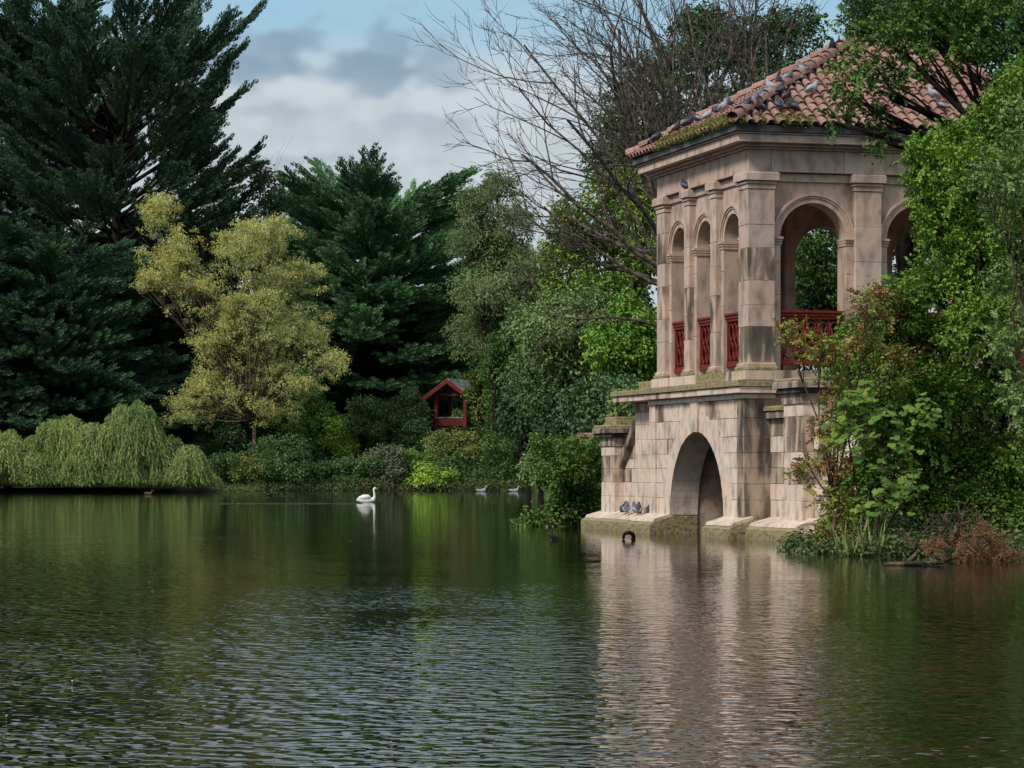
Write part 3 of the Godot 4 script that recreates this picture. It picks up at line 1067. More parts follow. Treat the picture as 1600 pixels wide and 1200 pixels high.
func branch(st: SurfaceTool, a: Vector3, dir: Vector3, length: float, r: float, level: int, pull: Vector3) -> void:
	var pts := [a]
	var rad := [r]
	var d := dir
	var seg := 5 if level > 1 else 4
	for i in seg:
		d = (d + rdir() * 0.26 + pull * 0.07).normalized()
		pts.append(pts[-1] + d * length / seg)
		rad.append(lerpf(r, r * 0.42, float(i + 1) / seg))
	tube(st, pts, rad, 6 if level > 2 else (4 if level > 1 else 3), Vector2.ONE, false)
	if level <= 0:
		return
	var kids := [0, 4, 5, 5, 6][level] as int
	for i in kids:
		var t := lerpf(0.28, 1.0, (i + R.randf() * 0.8) / kids)
		var k := mini(int(t * seg), seg - 1)
		var at: Vector3 = pts[k].lerp(pts[k + 1], t * seg - k)
		var dd: Vector3 = (pts[k + 1] - pts[k]).normalized()
		var side := dd.cross(rdir()).normalized()
		branch(st, at, (dd + side * rf(0.35, 0.75)).normalized(), length * rf(0.38, 0.62) * (1.15 - t * 0.4), maxf(r * 0.42 * (1.2 - t * 0.5), 0.010), level - 1, pull)

func willow() -> void:
	var d := 197.0
	var mound := func(x: float) -> float:
		var y := 760.0
		for q in [[92.0, 642.0, 60.0], [205.0, 628.0, 66.0], [150.0, 652.0, 60.0], [270.0, 668.0, 52.0], [300.0, 712.0, 40.0], [15.0, 664.0, 56.0], [-40.0, 655.0, 70.0]]:
			var t: float = (x - q[0]) / q[2]
			if absf(t) < 1.0:
				y = minf(y, q[1] + t * t * 95.0)
		return y
	var sets := [[], []]
	R.seed = 77
	for i in 84:
		var x := -85.0 + 400.0 * fposmod(i * 0.61803, 1.0) + rf(-4, 4)
		var top: float = mound.call(x)
		var y := lerpf(top + 10.0, 748.0, fposmod(i * 0.7548, 1.0))
		sets[1 if x < 48 else 0].append([x, y + 12.0, rf(17, 30), rf(13, 26)])
	for w in [["weeping_willow", "broad weeping willow trailing over the dark water at the lake's edge", sets[0], 170.0],
			["weeping_willow", "weeping willow cut off by the picture's edge", sets[1], 0.0]]:
		var x0: float = w[3]
		var base := Vector3((x0 - 800.0) / F * d, 0.35, -d - 2)
		var root := thing(w[0], w[1], "tree", base, "weeping willows on the far bank")
		var st := new_st(false)
		limb(st, Vector3(0, -0.6, 0), Vector3(0.3, 1.6, 0), 0.35, 0.26, 0, 8)
		var where := []
		var tint := []
		for l in w[2]:
			var c := P(l[0], l[1], d + rf(-2.2, 1.6)) - base
			var rad := Vector3(l[2], l[3], l[2]) / F * d
			limb(st, Vector3(0.3, 1.6, 0), c + Vector3.UP * rad.y * 0.8, 0.16, 0.04, 0.6)
			var tone := rf(-0.32, 0.32)
			for i in int(135 * rad.x):
				var a := rf(0, TAU)
				var r := pow(R.randf(), 0.6)
				var top := c + Vector3(cos(a) * r * rad.x, sqrt(maxf(0.0, 1.0 - r * r)) * rad.y * rf(0.45, 1.25), sin(a) * r * rad.z)
				var drop := minf(rf(0.6, 2.9), top.y + base.y - rf(0.45, 0.75))
				if drop < 0.5:
					continue
				var tilt := Vector3(cos(a), 0, sin(a)) * 0.28 * r
				var bs := Basis(Vector3(1, 0, 0).rotated(Vector3.UP, rf(0, TAU)), (Vector3.UP - tilt + rdir() * 0.17).normalized(), Vector3.ZERO)
				bs.z = bs.x.cross(bs.y).normalized()
				bs.x = bs.y.cross(bs.z).normalized()
				where.append(Transform3D(Basis(bs.x * 2.6, bs.y * drop, bs.z * 2.6), top))
				tint.append(Color(0.13, 0.22, 0.055).lerp(Color(0.36, 0.40, 0.13), clampf(0.45 + tone + R.randfn(0, 0.3), 0, 1)))
		part("trunk", st, M.bark, root)
		scatter("crown", root, clump.strand, M.leaf, where, tint).set_meta("kind", "stuff")

# ------------------------------------------------------------------ ground and water
var lake := PackedVector2Array()

func ground_at(x: float, z: float) -> float:
	var p := Vector2(x, z)
	var best := 1e9
	for i in lake.size():
		best = minf(best, Geometry2D.get_closest_point_to_segment(p, lake[i], lake[(i + 1) % lake.size()]).distance_to(p))
	if Geometry2D.is_point_in_polygon(p, lake):
		return -minf(0.15 + best * 0.5, 1.4)
	var h := minf(best * 0.45, 0.35) + minf(best * 0.035, 1.9)
	h += 3.2 * exp(-((x + 5.0) * (x + 5.0) + (z + 230.0) * (z + 230.0)) / 90.0)
	return h + nz.get_noise_2d(x * 3.0, z * 3.0) * minf(best * 0.1, 0.35)

func make_ground() -> void:
	for q in [[-52, -6], [16, -4], [24, -20], [15, -41], [9.5, -48], [5.6, -49], [5.6, -52]]:
		lake.append(Vector2(q[0], q[1]))
	for q in [[0.8, -6.0], [0.8, 1.2], [6.5, 1.2], [6.5, 5.6], [0.8, 5.6], [0.8, 12.2]]:
		var w := local(q[0], 0, q[1])
		lake.append(Vector2(w.x, w.z))
	for q in [[1.2, -73.5], [2.2, -80], [4.5, -110], [4.0, -160], [2.0, -212], [-8, -215.5], [-20, -215.5], [-20.5, -199], [-30, -196.5], [-60, -197], [-66, -100]]:
		lake.append(Vector2(q[0], q[1]))
	var xs := []
	var zs := []
	for v in [-2500, -900, -400, -200, -120]:
		xs.append(float(v))
	for i in 96:
		xs.append(-90.0 + i * 1.6)
	for v in [75, 110, 180, 400, 900, 2500]:
		xs.append(float(v))
	for v in [1500, 500, 120, 40]:
		zs.append(float(v))
	for i in 128:
		zs.append(20.0 - i * 2.0)
	for v in [-245, -280, -340, -500, -1000, -3000]:
		zs.append(float(v))
	var st := new_st(false)
	var hs := []
	for z in zs:
		var row := []
		for x in xs:
			row.append(Vector3(x, ground_at(x, z), z))
		hs.append(row)
	for j in zs.size() - 1:
		for i in xs.size() - 1:
			quad(st, hs[j][i], hs[j + 1][i], hs[j + 1][i + 1], hs[j][i + 1])
	structure("ground", st, M.ground)
	# water: one sheet, its ripples stronger where the breeze ruffles it in front of the camera
	var u := 1.0 / 14.0
	var gx := []
	var gz := []
	for i in 101:
		gx.append(-90.0 + i * 1.5)
	var zz := 10.0
	while zz > -238.0:
		gz.append(zz)
		zz -= 0.5 if zz > -60.0 else 2.5
	var tools := []
	for k in LEVELS:
		tools.append(new_st(false))
	var put := func(t: SurfaceTool, x: float, z: float) -> void:
		var wob := Vector2(nz.get_noise_2d(x * 2.2, z * 2.2), nz.get_noise_2d(x * 2.2 + 500.0, z * 2.2)) * 2.2
		t.set_uv(Vector2(x, z) * u * 1.25 + wob * u + Vector2(0.17 * z, -0.13 * x) * u)
		t.set_normal(Vector3.UP)
		t.set_tangent(Plane(1, 0, 0, 1))
		t.add_vertex(Vector3(x, 0, z))
	for b in gz.size() - 1:
		for a in gx.size() - 1:
			var x: float = gx[a] + 0.75
			var z: float = gz[b]
			var f := pow(smoothstep(-62.0, -12.0, z + nz.get_noise_2d(x * 14.0, z * 9.0) * 7.0), 2.2) * (1.0 - 0.6 * smoothstep(0.3, 2.6, x + z * 0.03))
			f += smoothstep(-60.0, -25.0, z) * 0.30 * nz.get_noise_2d(x * 16.0 + 90.0, z * 7.0) * smoothstep(-50.0, -18.0, z) + rf(-0.07, 0.07)
			var t: SurfaceTool = tools[clampi(int(f * LEVELS), 0, LEVELS - 1)]
			for q in [[0, 0], [0, 1], [1, 1], [0, 0], [1, 1], [1, 0]]:
				put.call(t, gx[a + q[0]], gz[b + q[1]])
	var mesh: ArrayMesh
	for k in LEVELS:
		tools[k].set_material(M.water[k])
		mesh = tools[k].commit(mesh)
	var water := MeshInstance3D.new()
	water.name = "water"
	water.mesh = mesh
	water.set_meta("kind", "structure")
	add_child(water)
	# low growth along the banks
	var where := []
	var tint := []
	for q in [[-20.5, -215.5, -8, -215.5, 420], [-8, -215.5, 2.0, -212, 380], [2.0, -212, 4.0, -160, 500], [4.0, -160, 4.5, -110, 400], [4.5, -110, 2.2, -80, 300], [2.2, -80, 1.2, -73.5, 90], [-20.5, -199, -20, -215.5, 160], [5.3, -47.6, 9.5, -46.6, 500], [5.3, -48.5, 5.3, -51, 160], [9.5, -46.6, 14, -40.5, 250]]:
		for i in q[4]:
			var t := R.randf()
			var p := Vector3(lerpf(q[0], q[2], t) + rf(-0.4, 1.6), 0.0, lerpf(q[1], q[3], t) - rf(-0.3, 1.8))
			p.y = maxf(ground_at(p.x, p.z), 0.0) + rf(0.0, 0.22)
			where.append(Transform3D(Basis(Vector3.UP, rf(0, TAU)).scaled(Vector3.ONE * (rf(0.22, 0.48) if p.z < -60.0 else rf(0.16, 0.30))), p))
			tint.append(Color(0.05, 0.09, 0.03).lerp(Color(0.16, 0.20, 0.06), R.randf()))
	var low := scatter("undergrowth", self, clump.leaf, M.leaf, where, tint)
	low.set_meta("kind", "stuff")
	low.set_meta("label", "low green weeds fringing the lake's far bank")
	low.set_meta("category", "weeds")

# ------------------------------------------------------------------ birds
func bird_body(st: SurfaceTool, pts: Array, rad: Array, sides := 8, squash := Vector2.ONE) -> void:
	tube(st, pts, rad, sides, squash)

func pigeon(at: Vector3, yaw: float, mat: Material, label: String, size := 1.0) -> void:
	var o := thing("pigeon", label, "pigeon", at, "pigeons resting on the boathouse")
	o.rotation.y = yaw
	o.scale = Vector3.ONE * size
	var st := new_st(false)
	bird_body(st, [Vector3(-0.17, 0.035, 0), Vector3(-0.11, 0.055, 0), Vector3(-0.045, 0.088, 0), Vector3(0.025, 0.118, 0), Vector3(0.07, 0.155, 0), Vector3(0.09, 0.195, 0), Vector3(0.10, 0.225, 0), Vector3(0.118, 0.238, 0), Vector3(0.134, 0.232, 0)], [0.016, 0.034, 0.072, 0.086, 0.070, 0.046, 0.038, 0.031, 0.008], 8, Vector2(0.95, 1.0))
	part("body", st, mat, o)
	for s in [-1.0, 1.0]:
		st = new_st(false)
		bird_body(st, [Vector3(0.05, 0.14, s * 0.066), Vector3(-0.02, 0.112, s * 0.078), Vector3(-0.09, 0.078, s * 0.05), Vector3(-0.155, 0.05, s * 0.018)], [0.02, 0.045, 0.035, 0.006], 6, Vector2(0.4, 1.0))
		part("wing", st, M.pigeon[2] if mat != M.pigeon[1] else M.pigeon[0], o)
		st = new_st()
		tube(st, [Vector3(0.0, 0.04, s * 0.03), Vector3(0.012, 0.0, s * 0.032)], [0.008, 0.007], 4)
		part("leg", st, M.orange, o)
	st = new_st()
	tube(st, [Vector3(0.13, 0.233, 0), Vector3(0.156, 0.225, 0)], [0.008, 0.002], 4)
	part("beak", st, M.black, o)

# a point on the tiles: where the line of sight through a picture point meets that roof slope, kept within the slope
func roof_hit(px: float, py: float, face: int) -> Vector3:
	var y0 := 8.60
	var p := 0.5
	var run := FRONT / 2.0 + p
	var e := local(-p + LAKE_RUN, y0 + RISE, FRONT / 2.0)
	var a := local(-p, y0, -p)
	var b := local(LONG + p, y0, -p) if face == 0 else local(-p, y0, FRONT + p)
	var from := Vector3(0, EYE, 0)
	var hit = Plane(a, b, e).intersects_segment(from, from + (P(px, py, 100.0) - from) * 3.0)
	var q: Vector3 = ((hit if hit != null else e) - CORNER).rotated(Vector3.UP, -TURN)
	if face == 0:
		var r := clampf(p - q.z, 0.05, run * 0.96)
		q = Vector3(maxf(q.x, -p + r * LAKE_RUN / run), y0 + RISE * r / run, p - r)
	else:
		var r := clampf(q.x + p, 0.05, LAKE_RUN * 0.96)
		q = Vector3(-p + r, y0 + RISE * r / LAKE_RUN, clampf(q.z, -FRONT - p + r * run / LAKE_RUN, p - r * run / LAKE_RUN))
	return local(q.x, q.y, -q.z) + Vector3.UP * 0.11

func make_birds() -> void:
	R.seed = 501
	var list := [
		[1025, 221, 1, 1, "lone dark pigeon on the low left end of the mossy eaves"],
		[1056, 207, 1, 3, "brownish pigeon on the mossy eaves, second from their far end"],
		[1074, 199, 1, 1, "dark pigeon on the mossy eaves, third from their far end"],
		[1090, 192, 1, 3, "brown grey pigeon beside a pale one on the mossy eaves"],
		[1105, 188, 1, 2, "pale grey pigeon on the moss left of the roof corner"],
		[1121, 178, 1, 1, "dark pigeon just above the pale ones near the roof corner"],
		[1130, 175, 1, 2, "whitish pigeon in the crowd at the roof corner"],
		[1141, 167, 1, 0, "blue grey pigeon in the middle of the crowd at the corner"],
		[1149, 171, 0, 1, "dark upright pigeon right at the roof corner"],
		[1160, 163, 0, 0, "slate grey pigeon low on the hip above the corner"],
		[1171, 155, 0, 0, "grey pigeon on the hip, second step up from the corner"],
		[1185, 143, 0, 2, "pale pigeon pressed against a grey one midway up the hip"],
		[1201, 135, 0, 3, "brown pigeon on the hip tiles midway up"],
		[1212, 128, 0, 0, "light winged grey pigeon above the brown one on the hip"],
		[1231, 112, 0, 0, "upright grey pigeon alone on the upper hip"],
		[1282, 80, 0, 1, "small dark pigeon highest on the hip near the ridge"],
		[1219, 147, 0, 1, "dark pigeon on the tiles just below the hip"],
		[1229, 158, 0, 1, "black pigeon in a tile valley below the hip"],
		[1217, 171, 0, 1, "dark crouching pigeon above the ferns on the eaves"],
		[1239, 175, 0, 1, "dark pigeon beside the green fern near the eaves"],
		[1189, 175, 0, 1, "dark pigeon tucked in a tile channel nearest the corner"],
		[1268, 147, 0, 2, "pale grey pigeon alone among the bare roof tiles"],
		[1459, 155, 0, 2, "white pigeon on the tiles right of the hanging branch"],
		[1471, 172, 0, 3, "purplish pigeon low on the tiles right of the hanging branch"],
	]
	for q in list:
		pigeon(roof_hit(q[0], q[1] + 7, q[2]), rf(0, TAU), M.pigeon[q[3]], q[4], rf(0.92, 1.08))
	pigeon(local(-0.02, 7.655, 4.10), 2.2, M.pigeon[1], "dark pigeon perched on a pilaster capital below the frieze", 1.0)
	pigeon(local(0.42, 2.86, 8.95), 2.0, M.pigeon[2], "pale blue pigeon on the pier under the ledge", 1.0)
	var k := 0
	for q in [[9.35, "leftmost pigeon of the huddle on the sloping skirting"], [8.9, "second pigeon of the huddle on the sloping skirting"], [8.4, "third pigeon of the huddle on the sloping skirting"], [7.95, "fourth pigeon of the huddle, dark and upright"], [7.3, "pigeon lying apart at the huddle's near end"]]:
		pigeon(local(0.16 - 0.07 * (k % 2), 0.40, q[0]), PI / 2 + rf(-0.5, 0.5), M.pigeon[[1, 0, 0, 3, 1][k]], q[1], 1.1)
		k += 1
	# swan
	var at := P(572, 785.5, 132.0)
	at.y = 0.0
	var o := thing("swan", "white swan with upright neck swimming across the lake", "swan", at)
	var st := new_st(false)
	bird_body(st, [Vector3(-0.46, 0.10, 0), Vector3(-0.38, 0.11, 0), Vector3(-0.2, 0.11, 0), Vector3(0.05, 0.10, 0), Vector3(0.24, 0.10, 0), Vector3(0.34, 0.14, 0), Vector3(0.385, 0.24, 0), Vector3(0.385, 0.36, 0), Vector3(0.37, 0.48, 0), Vector3(0.36, 0.58, 0), Vector3(0.375, 0.635, 0), Vector3(0.41, 0.65, 0), Vector3(0.45, 0.635, 0), Vector3(0.475, 0.62, 0)], [0.01, 0.06, 0.15, 0.19, 0.16, 0.10, 0.06, 0.045, 0.042, 0.045, 0.058, 0.06, 0.04, 0.018], 10)
	part("body", st, M.swan, o)
	for s in [-1.0, 1.0]:
		st = new_st(false)
		bird_body(st, [Vector3(0.22, 0.20, s * 0.13), Vector3(0.08, 0.25, s * 0.16), Vector3(-0.12, 0.24, s * 0.14), Vector3(-0.30, 0.20, s * 0.08), Vector3(-0.42, 0.16, s * 0.03)], [0.04, 0.11, 0.12, 0.07, 0.01], 8, Vector2(0.5, 1.0))
		part("wing", st, M.swan, o)
	st = new_st(false)
	tube(st, [Vector3(0.465, 0.625, 0), Vector3(0.535, 0.60, 0)], [0.024, 0.010], 6)
	part("beak", st, M.orange, o)
	# ducks, geese, coot
	for q in [[232, 177.0, "duck", "brown duck floating below the weeping willow", M.brown, M.brown, 0.9, 0.0], [421, 168.0, "coot", "black coot swimming left of the white swan", M.black, M.swan, 0.75, PI],
			[752, 206.0, "goose", "pale breasted goose on the far water, the left one of two", M.pigeon[2], M.black, 1.25, 0.0], [803, 206.0, "goose", "pale breasted goose on the far water, the right one of two", M.pigeon[2], M.black, 1.25, 0.0]]:
		at = Vector3((q[0] - 800.0) / F * q[1], 0, -q[1])
		o = thing(q[2], q[3], q[2], at, "geese by the far bank" if q[2] == "goose" else "")
		o.scale = Vector3.ONE * q[6]
		o.rotation.y = q[7]
		st = new_st(false)
		bird_body(st, [Vector3(-0.32, 0.12, 0), Vector3(-0.2, 0.09, 0), Vector3(0.0, 0.07, 0), Vector3(0.16, 0.08, 0), Vector3(0.22, 0.14, 0), Vector3(0.24, 0.24, 0), Vector3(0.26, 0.29, 0), Vector3(0.30, 0.29, 0), Vector3(0.33, 0.275, 0)], [0.01, 0.07, 0.12, 0.10, 0.06, 0.04, 0.048, 0.04, 0.01], 8)
		part("body", st, q[4], o)
		st = new_st(false)
		tube(st, [Vector3(0.325, 0.278, 0), Vector3(0.39, 0.265, 0)], [0.018, 0.008], 5)
		part("beak", st, M.swan if q[2] == "coot" else M.orange, o)
		st = new_st(false)
		bird_body(st, [Vector3(0.12, 0.14, 0), Vector3(-0.05, 0.15, 0), Vector3(-0.3, 0.15, 0)], [0.05, 0.09, 0.02], 6, Vector2(1.2, 0.6))
		part("wings", st, M.black if q[2] == "coot" else M.brown, o)
	# things sticking out of the water in front of the boathouse
	o = thing("branch_stub", "dark pointed stub poking out of the water left of the boathouse", "branch", Vector3((862 - 800.0) / F * 59.0, 0, -59.0))
	st = new_st(false)
	tube(st, [Vector3(0.16, -0.25, 0), Vector3(0.10, 0.02, 0), Vector3(0.0, 0.07, 0), Vector3(-0.09, 0.15, 0.02)], [0.07, 0.065, 0.045, 0.012], 7)
	part("wood", st, M.black, o)
	o = thing("curled_root", "dark curled loop half sunk before the stone arch", "root", Vector3((982 - 800.0) / F * 59.5, 0, -59.5))
	st = new_st(false)
	var pts := []
	var rad := []
	for i in 13:
		var a := lerpf(-0.75, 3.5, i / 12.0)
		pts.append(Vector3(cos(a) * 0.105, 0.045 + sin(a) * 0.095, sin(a) * 0.03))
		rad.append(0.045 if i < 9 else 0.032)
	tube(st, pts, rad, 7)
	part("wood", st, M.black, o)

# ------------------------------------------------------------------ the red shelter across the lake
func make_shelter() -> void:
	var d := 228.0
	var floor_at := P(712, 668, d)
	var o := thing("shelter", "small red timber shelter with a grey gabled roof among trees", "shelter", Vector3(floor_at.x, floor_at.y, -d))
	o.rotation.y = -0.4
	o.scale = Vector3.ONE * 0.84
	var st := new_st()
	soft_box(st, Vector3(-1.9, -0.9, -2.6), Vector3(1.9, 0.0, 1.5), 0.05)
	part("platform", st, M.bark_dark, o)
	for q in [[-1.5, 1.1], [1.5, 1.1], [-1.5, -2.2], [1.5, -2.2]]:
		st = new_st()
		soft_box(st, Vector3(q[0] - 0.16, 0.002, q[1] - 0.16), Vector3(q[0] + 0.16, 3.0, q[1] + 0.16), 0.02)
		part("post", st, M.red_far, o)
	for q in [[-1.34, 1.34, 1.1, 1.1], [-1.34, 1.34, -2.2, -2.2]]:
		st = new_st()
		soft_box(st, Vector3(q[0], 0.15, q[2] - 0.05), Vector3(q[1], 0.85, q[2] + 0.05), 0.02)
		part("railing_board", st, M.red_far, o)
		st = new_st()
		soft_box(st, Vector3(q[0], 0.86, q[2] - 0.12), Vector3(q[1], 0.96, q[2] + 0.12), 0.02)
		part("hand_rail", st, M.roof_far, o)
	for s in [-1.0, 1.0]:
		st = new_st()
		soft_box(st, Vector3(s * 1.5 - 0.05, 0.15, -2.03), Vector3(s * 1.5 + 0.05, 0.85, 0.93), 0.02)
		part("railing_board", st, M.red_far, o)
		st = new_st()
		box(st, Vector3(s * 1.5 - 0.14, 3.002, -2.7), Vector3(s * 1.5 + 0.14, 3.25, 1.6))
		part("beam", st, M.red_far, o)
		# roof slope and barge board
		st = new_st()
		prism(st, PackedVector2Array([Vector2(s * 2.45, 2.75), Vector2(0, 4.42), Vector2(0, 4.58), Vector2(s * 2.5, 2.88)]) if s < 0 else PackedVector2Array([Vector2(0, 4.42), Vector2(2.45, 2.75), Vector2(2.5, 2.88), Vector2(0, 4.58)]), Vector3(0, 0, -3.0), Vector3(1, 0, 0), Vector3(0, 0, 1), 5.0)
		part("roof_slope", st, M.roof_far, o)
		st = new_st()
		prism(st, PackedVector2Array([Vector2(0, 4.10), Vector2(s * 2.4, 2.45), Vector2(s * 2.5, 2.84), Vector2(0, 4.52)]), Vector3(0, 0, 2.003), Vector3(1, 0, 0), Vector3(0, 0, 1), 0.10)
		part("barge_board", st, M.red_far, o)
	st = new_st()
	box(st, Vector3(-1.34, 2.95, 1.0), Vector3(1.34, 3.2, 1.2))
	part("tie_beam", st, M.red_far, o)
	# stair rail going down to the left
	st = new_st()
	tube(st, [Vector3(-1.6, 0.9, 1.1), Vector3(-3.4, -0.5, 1.3)], [0.08, 0.08], 5)
	part("stair_rail", st, M.red_far, o)

# ------------------------------------------------------------------ planting
func plant_far() -> void:
	R.seed = 11
	var dark_a := Color(0.022, 0.058, 0.036)
	var dark_b := Color(0.070, 0.140, 0.062)
	var cy := "tall dark cypresses on the far bank"
	cypress("cypress_tree", "tallest dark cypress with open upswept branches against the sky", cy, {"x": 182, "d": 236.0, "top": -150, "w": 225, "n": 132, "a": dark_a, "b": dark_b, "low": 0.22, "trunk": 0.75, "plume": 1.5, "curl": 0.3, "start": 0.78, "shoots": 1.7, "bare": 0.42, "pull": Vector3(0.25, 0, 0),
		"shape": func(t): return lerpf(0.95, 1.2, t), "rise": func(t): return lerpf(-0.08, 0.78, pow(t, 1.2))})
	cypress("cypress_tree", "dark cypress filling the top corner of the picture", cy, {"x": 35, "d": 244.0, "top": -200, "w": 215, "n": 135, "a": dark_a, "b": dark_b, "low": 0.2, "trunk": 0.7, "plume": 1.6, "curl": 0.2, "shoots": 2.3, "start": 0.85,
		"shape": func(t): return 1.05 if t < 0.7 else 1.05 - (t - 0.7) * 1.2, "rise": func(t): return lerpf(-0.12, 0.6, t)})
	cypress("cypress_tree", "low spreading dark cypress behind the weeping willow", cy, {"x": 85, "d": 224.0, "top": 310, "w": 200, "n": 130, "a": Color(0.032, 0.085, 0.046), "b": Color(0.08, 0.18, 0.075), "low": 0.22, "trunk": 0.5, "plume": 1.45, "curl": 0.05, "shoots": 2.5,
		"shape": func(t): return 1.1 - t * 0.5, "rise": func(t): return lerpf(-0.14, 0.35, t)})
	cypress("cypress_tree", "shadowy cypress between the willow and the yellow tree", cy, {"x": 250, "d": 240.0, "top": 285, "w": 175, "n": 125, "a": dark_a, "b": Color(0.07, 0.15, 0.07), "low": 0.15, "trunk": 0.5, "plume": 1.45, "curl": 0.05, "shoots": 2.5,
		"shape": func(t): return 1.1 - t * 0.6, "rise": func(t): return lerpf(-0.16, 0.35, t)})
	cypress("cypress_tree", "wide dark cypress at the very edge behind the willow", cy, {"x": -60, "d": 222.0, "top": 250, "w": 180, "n": 100, "a": dark_a, "b": dark_b, "low": 0.15, "trunk": 0.5, "plume": 1.5, "curl": 0.05,
		"shape": func(t): return 1.05 - t * 0.5, "rise": func(t): return lerpf(-0.14, 0.35, t)})
	cypress("cypress_tree", "green spiky cypress with flat tiers beside the yellow tree", cy, {"x": 592, "d": 238.0, "top": 250, "w": 178, "n": 165, "a": Color(0.05, 0.13, 0.058), "b": Color(0.15, 0.30, 0.11), "low": 0.30, "trunk": 0.6, "plume": 1.45, "curl": 0.30, "start": 0.98, "shoots": 2.5, "bare": 0.26,
		"shape": func(t): return 0.92 + 0.22 * sin(PI * clampf(t * 1.1, 0, 1)) - maxf(0.0, t - 0.85) * 0.5, "rise": func(t): return lerpf(-0.20, 0.42, pow(t, 1.3))})
	willow()
	R.seed = 12
	# yellowing tree
	var airy := []
	for l in [[255, 350, 34, 44], [243, 425, 34, 36], [290, 400, 40, 44], [305, 460, 48, 42], [345, 505, 46, 44], [385, 390, 44, 46], [425, 395, 46, 52], [455, 445, 46, 44], [395, 455, 50, 46], [330, 550, 44, 40], [420, 525, 56, 46], [475, 510, 40, 40], [505, 575, 36, 28], [450, 585, 50, 34], [380, 605, 52, 36], [325, 610, 34, 32], [300, 640, 40, 26], [430, 640, 44, 24]]:
		airy.append([l[0], l[1], l[2] * 1.25, l[3] * 1.25, rf(-2, 2), 0.34])
		for k in 3:
			airy.append([l[0] + rf(-0.6, 0.6) * l[2], l[1] + rf(-0.6, 0.6) * l[3], l[2] * rf(0.4, 0.85), l[3] * rf(0.4, 0.85)])
	broad("willow_tree", "airy yellow green tree turning colour before the cypresses", "tree", "", {"x": 405, "d": 217.5, "mesh": "narrow", "a": Color(0.30, 0.36, 0.13), "b": Color(0.66, 0.62, 0.21), "c": Color(0.55, 0.42, 0.10), "cshare": 0.06, "rc": 0.46, "dense": 3.7, "trunk": 0.17, "bark": M.bark_pale, "fork": 0.4, "lumps": airy})
	broad("slender_tree", "thin green tree top rising between two cypresses", "tree", "", {"x": 415, "d": 246.0, "a": Color(0.05, 0.085, 0.03), "b": Color(0.12, 0.15, 0.06), "rc": 0.9, "dense": 8.0, "lumps": [[412, 290, 26, 30], [432, 330, 30, 34], [400, 350, 26, 30], [440, 385, 44, 40], [405, 430, 40, 50]]})
	# grey-green trees right of the cypress
	broad("willow_tree", "tall grey green feathery tree right of the spiky cypress", "tree", "", {"x": 770, "d": 224.0, "mesh": "narrow", "a": Color(0.12, 0.18, 0.07), "b": Color(0.25, 0.32, 0.13), "rc": 0.7, "dense": 9.5, "trunk": 0.4, "bark": M.bark,
		"lumps": [[785, 290, 28, 30], [735, 312, 26, 26], [760, 345, 40, 38], [805, 350, 34, 40], [735, 390, 40, 40], [785, 410, 52, 44], [825, 430, 36, 44], [750, 460, 48, 42], [800, 490, 48, 46], [735, 530, 40, 40], [775, 545, 44, 40]]})
	broad("leafy_tree", "soft green tree under the grey green one by the shelter", "tree", "", {"x": 812, "d": 217.0, "a": Color(0.075, 0.14, 0.04), "b": Color(0.16, 0.25, 0.08), "rc": 0.7, "lumps": lumps_in(825, 560, 130, 190, 12, 0.36)})
	broad("leafy_tree", "lush green tree between the spiky cypress and the lime", "tree", "", {"x": 800, "d": 226.0, "a": Color(0.075, 0.15, 0.04), "b": Color(0.17, 0.27, 0.08), "rc": 0.75, "lumps": lumps_in(800, 480, 190, 240, 16, 0.32)})
	broad("leafy_tree", "green tree filling the gap behind the shelter", "tree", "", {"x": 690, "d": 246.0, "a": Color(0.06, 0.13, 0.04), "b": Color(0.14, 0.23, 0.07), "rc": 0.8, "lumps": lumps_in(700, 540, 220, 170, 14, 0.34)})
	broad("ivy_trunk", "column of bright ivy climbing a dead trunk by the shelter", "tree", "", {"x": 778, "d": 216.0, "a": Color(0.045, 0.105, 0.022), "b": Color(0.11, 0.21, 0.045), "rc": 0.5, "dense": 10.0, "trunk": 0.3, "lumps": [[772, 545, 16, 26], [768, 585, 22, 28], [775, 625, 25, 28], [780, 665, 26, 28], [776, 705, 26, 28], [780, 742, 34, 22]]})
	# shrubs along the far bank
	R.seed = 13
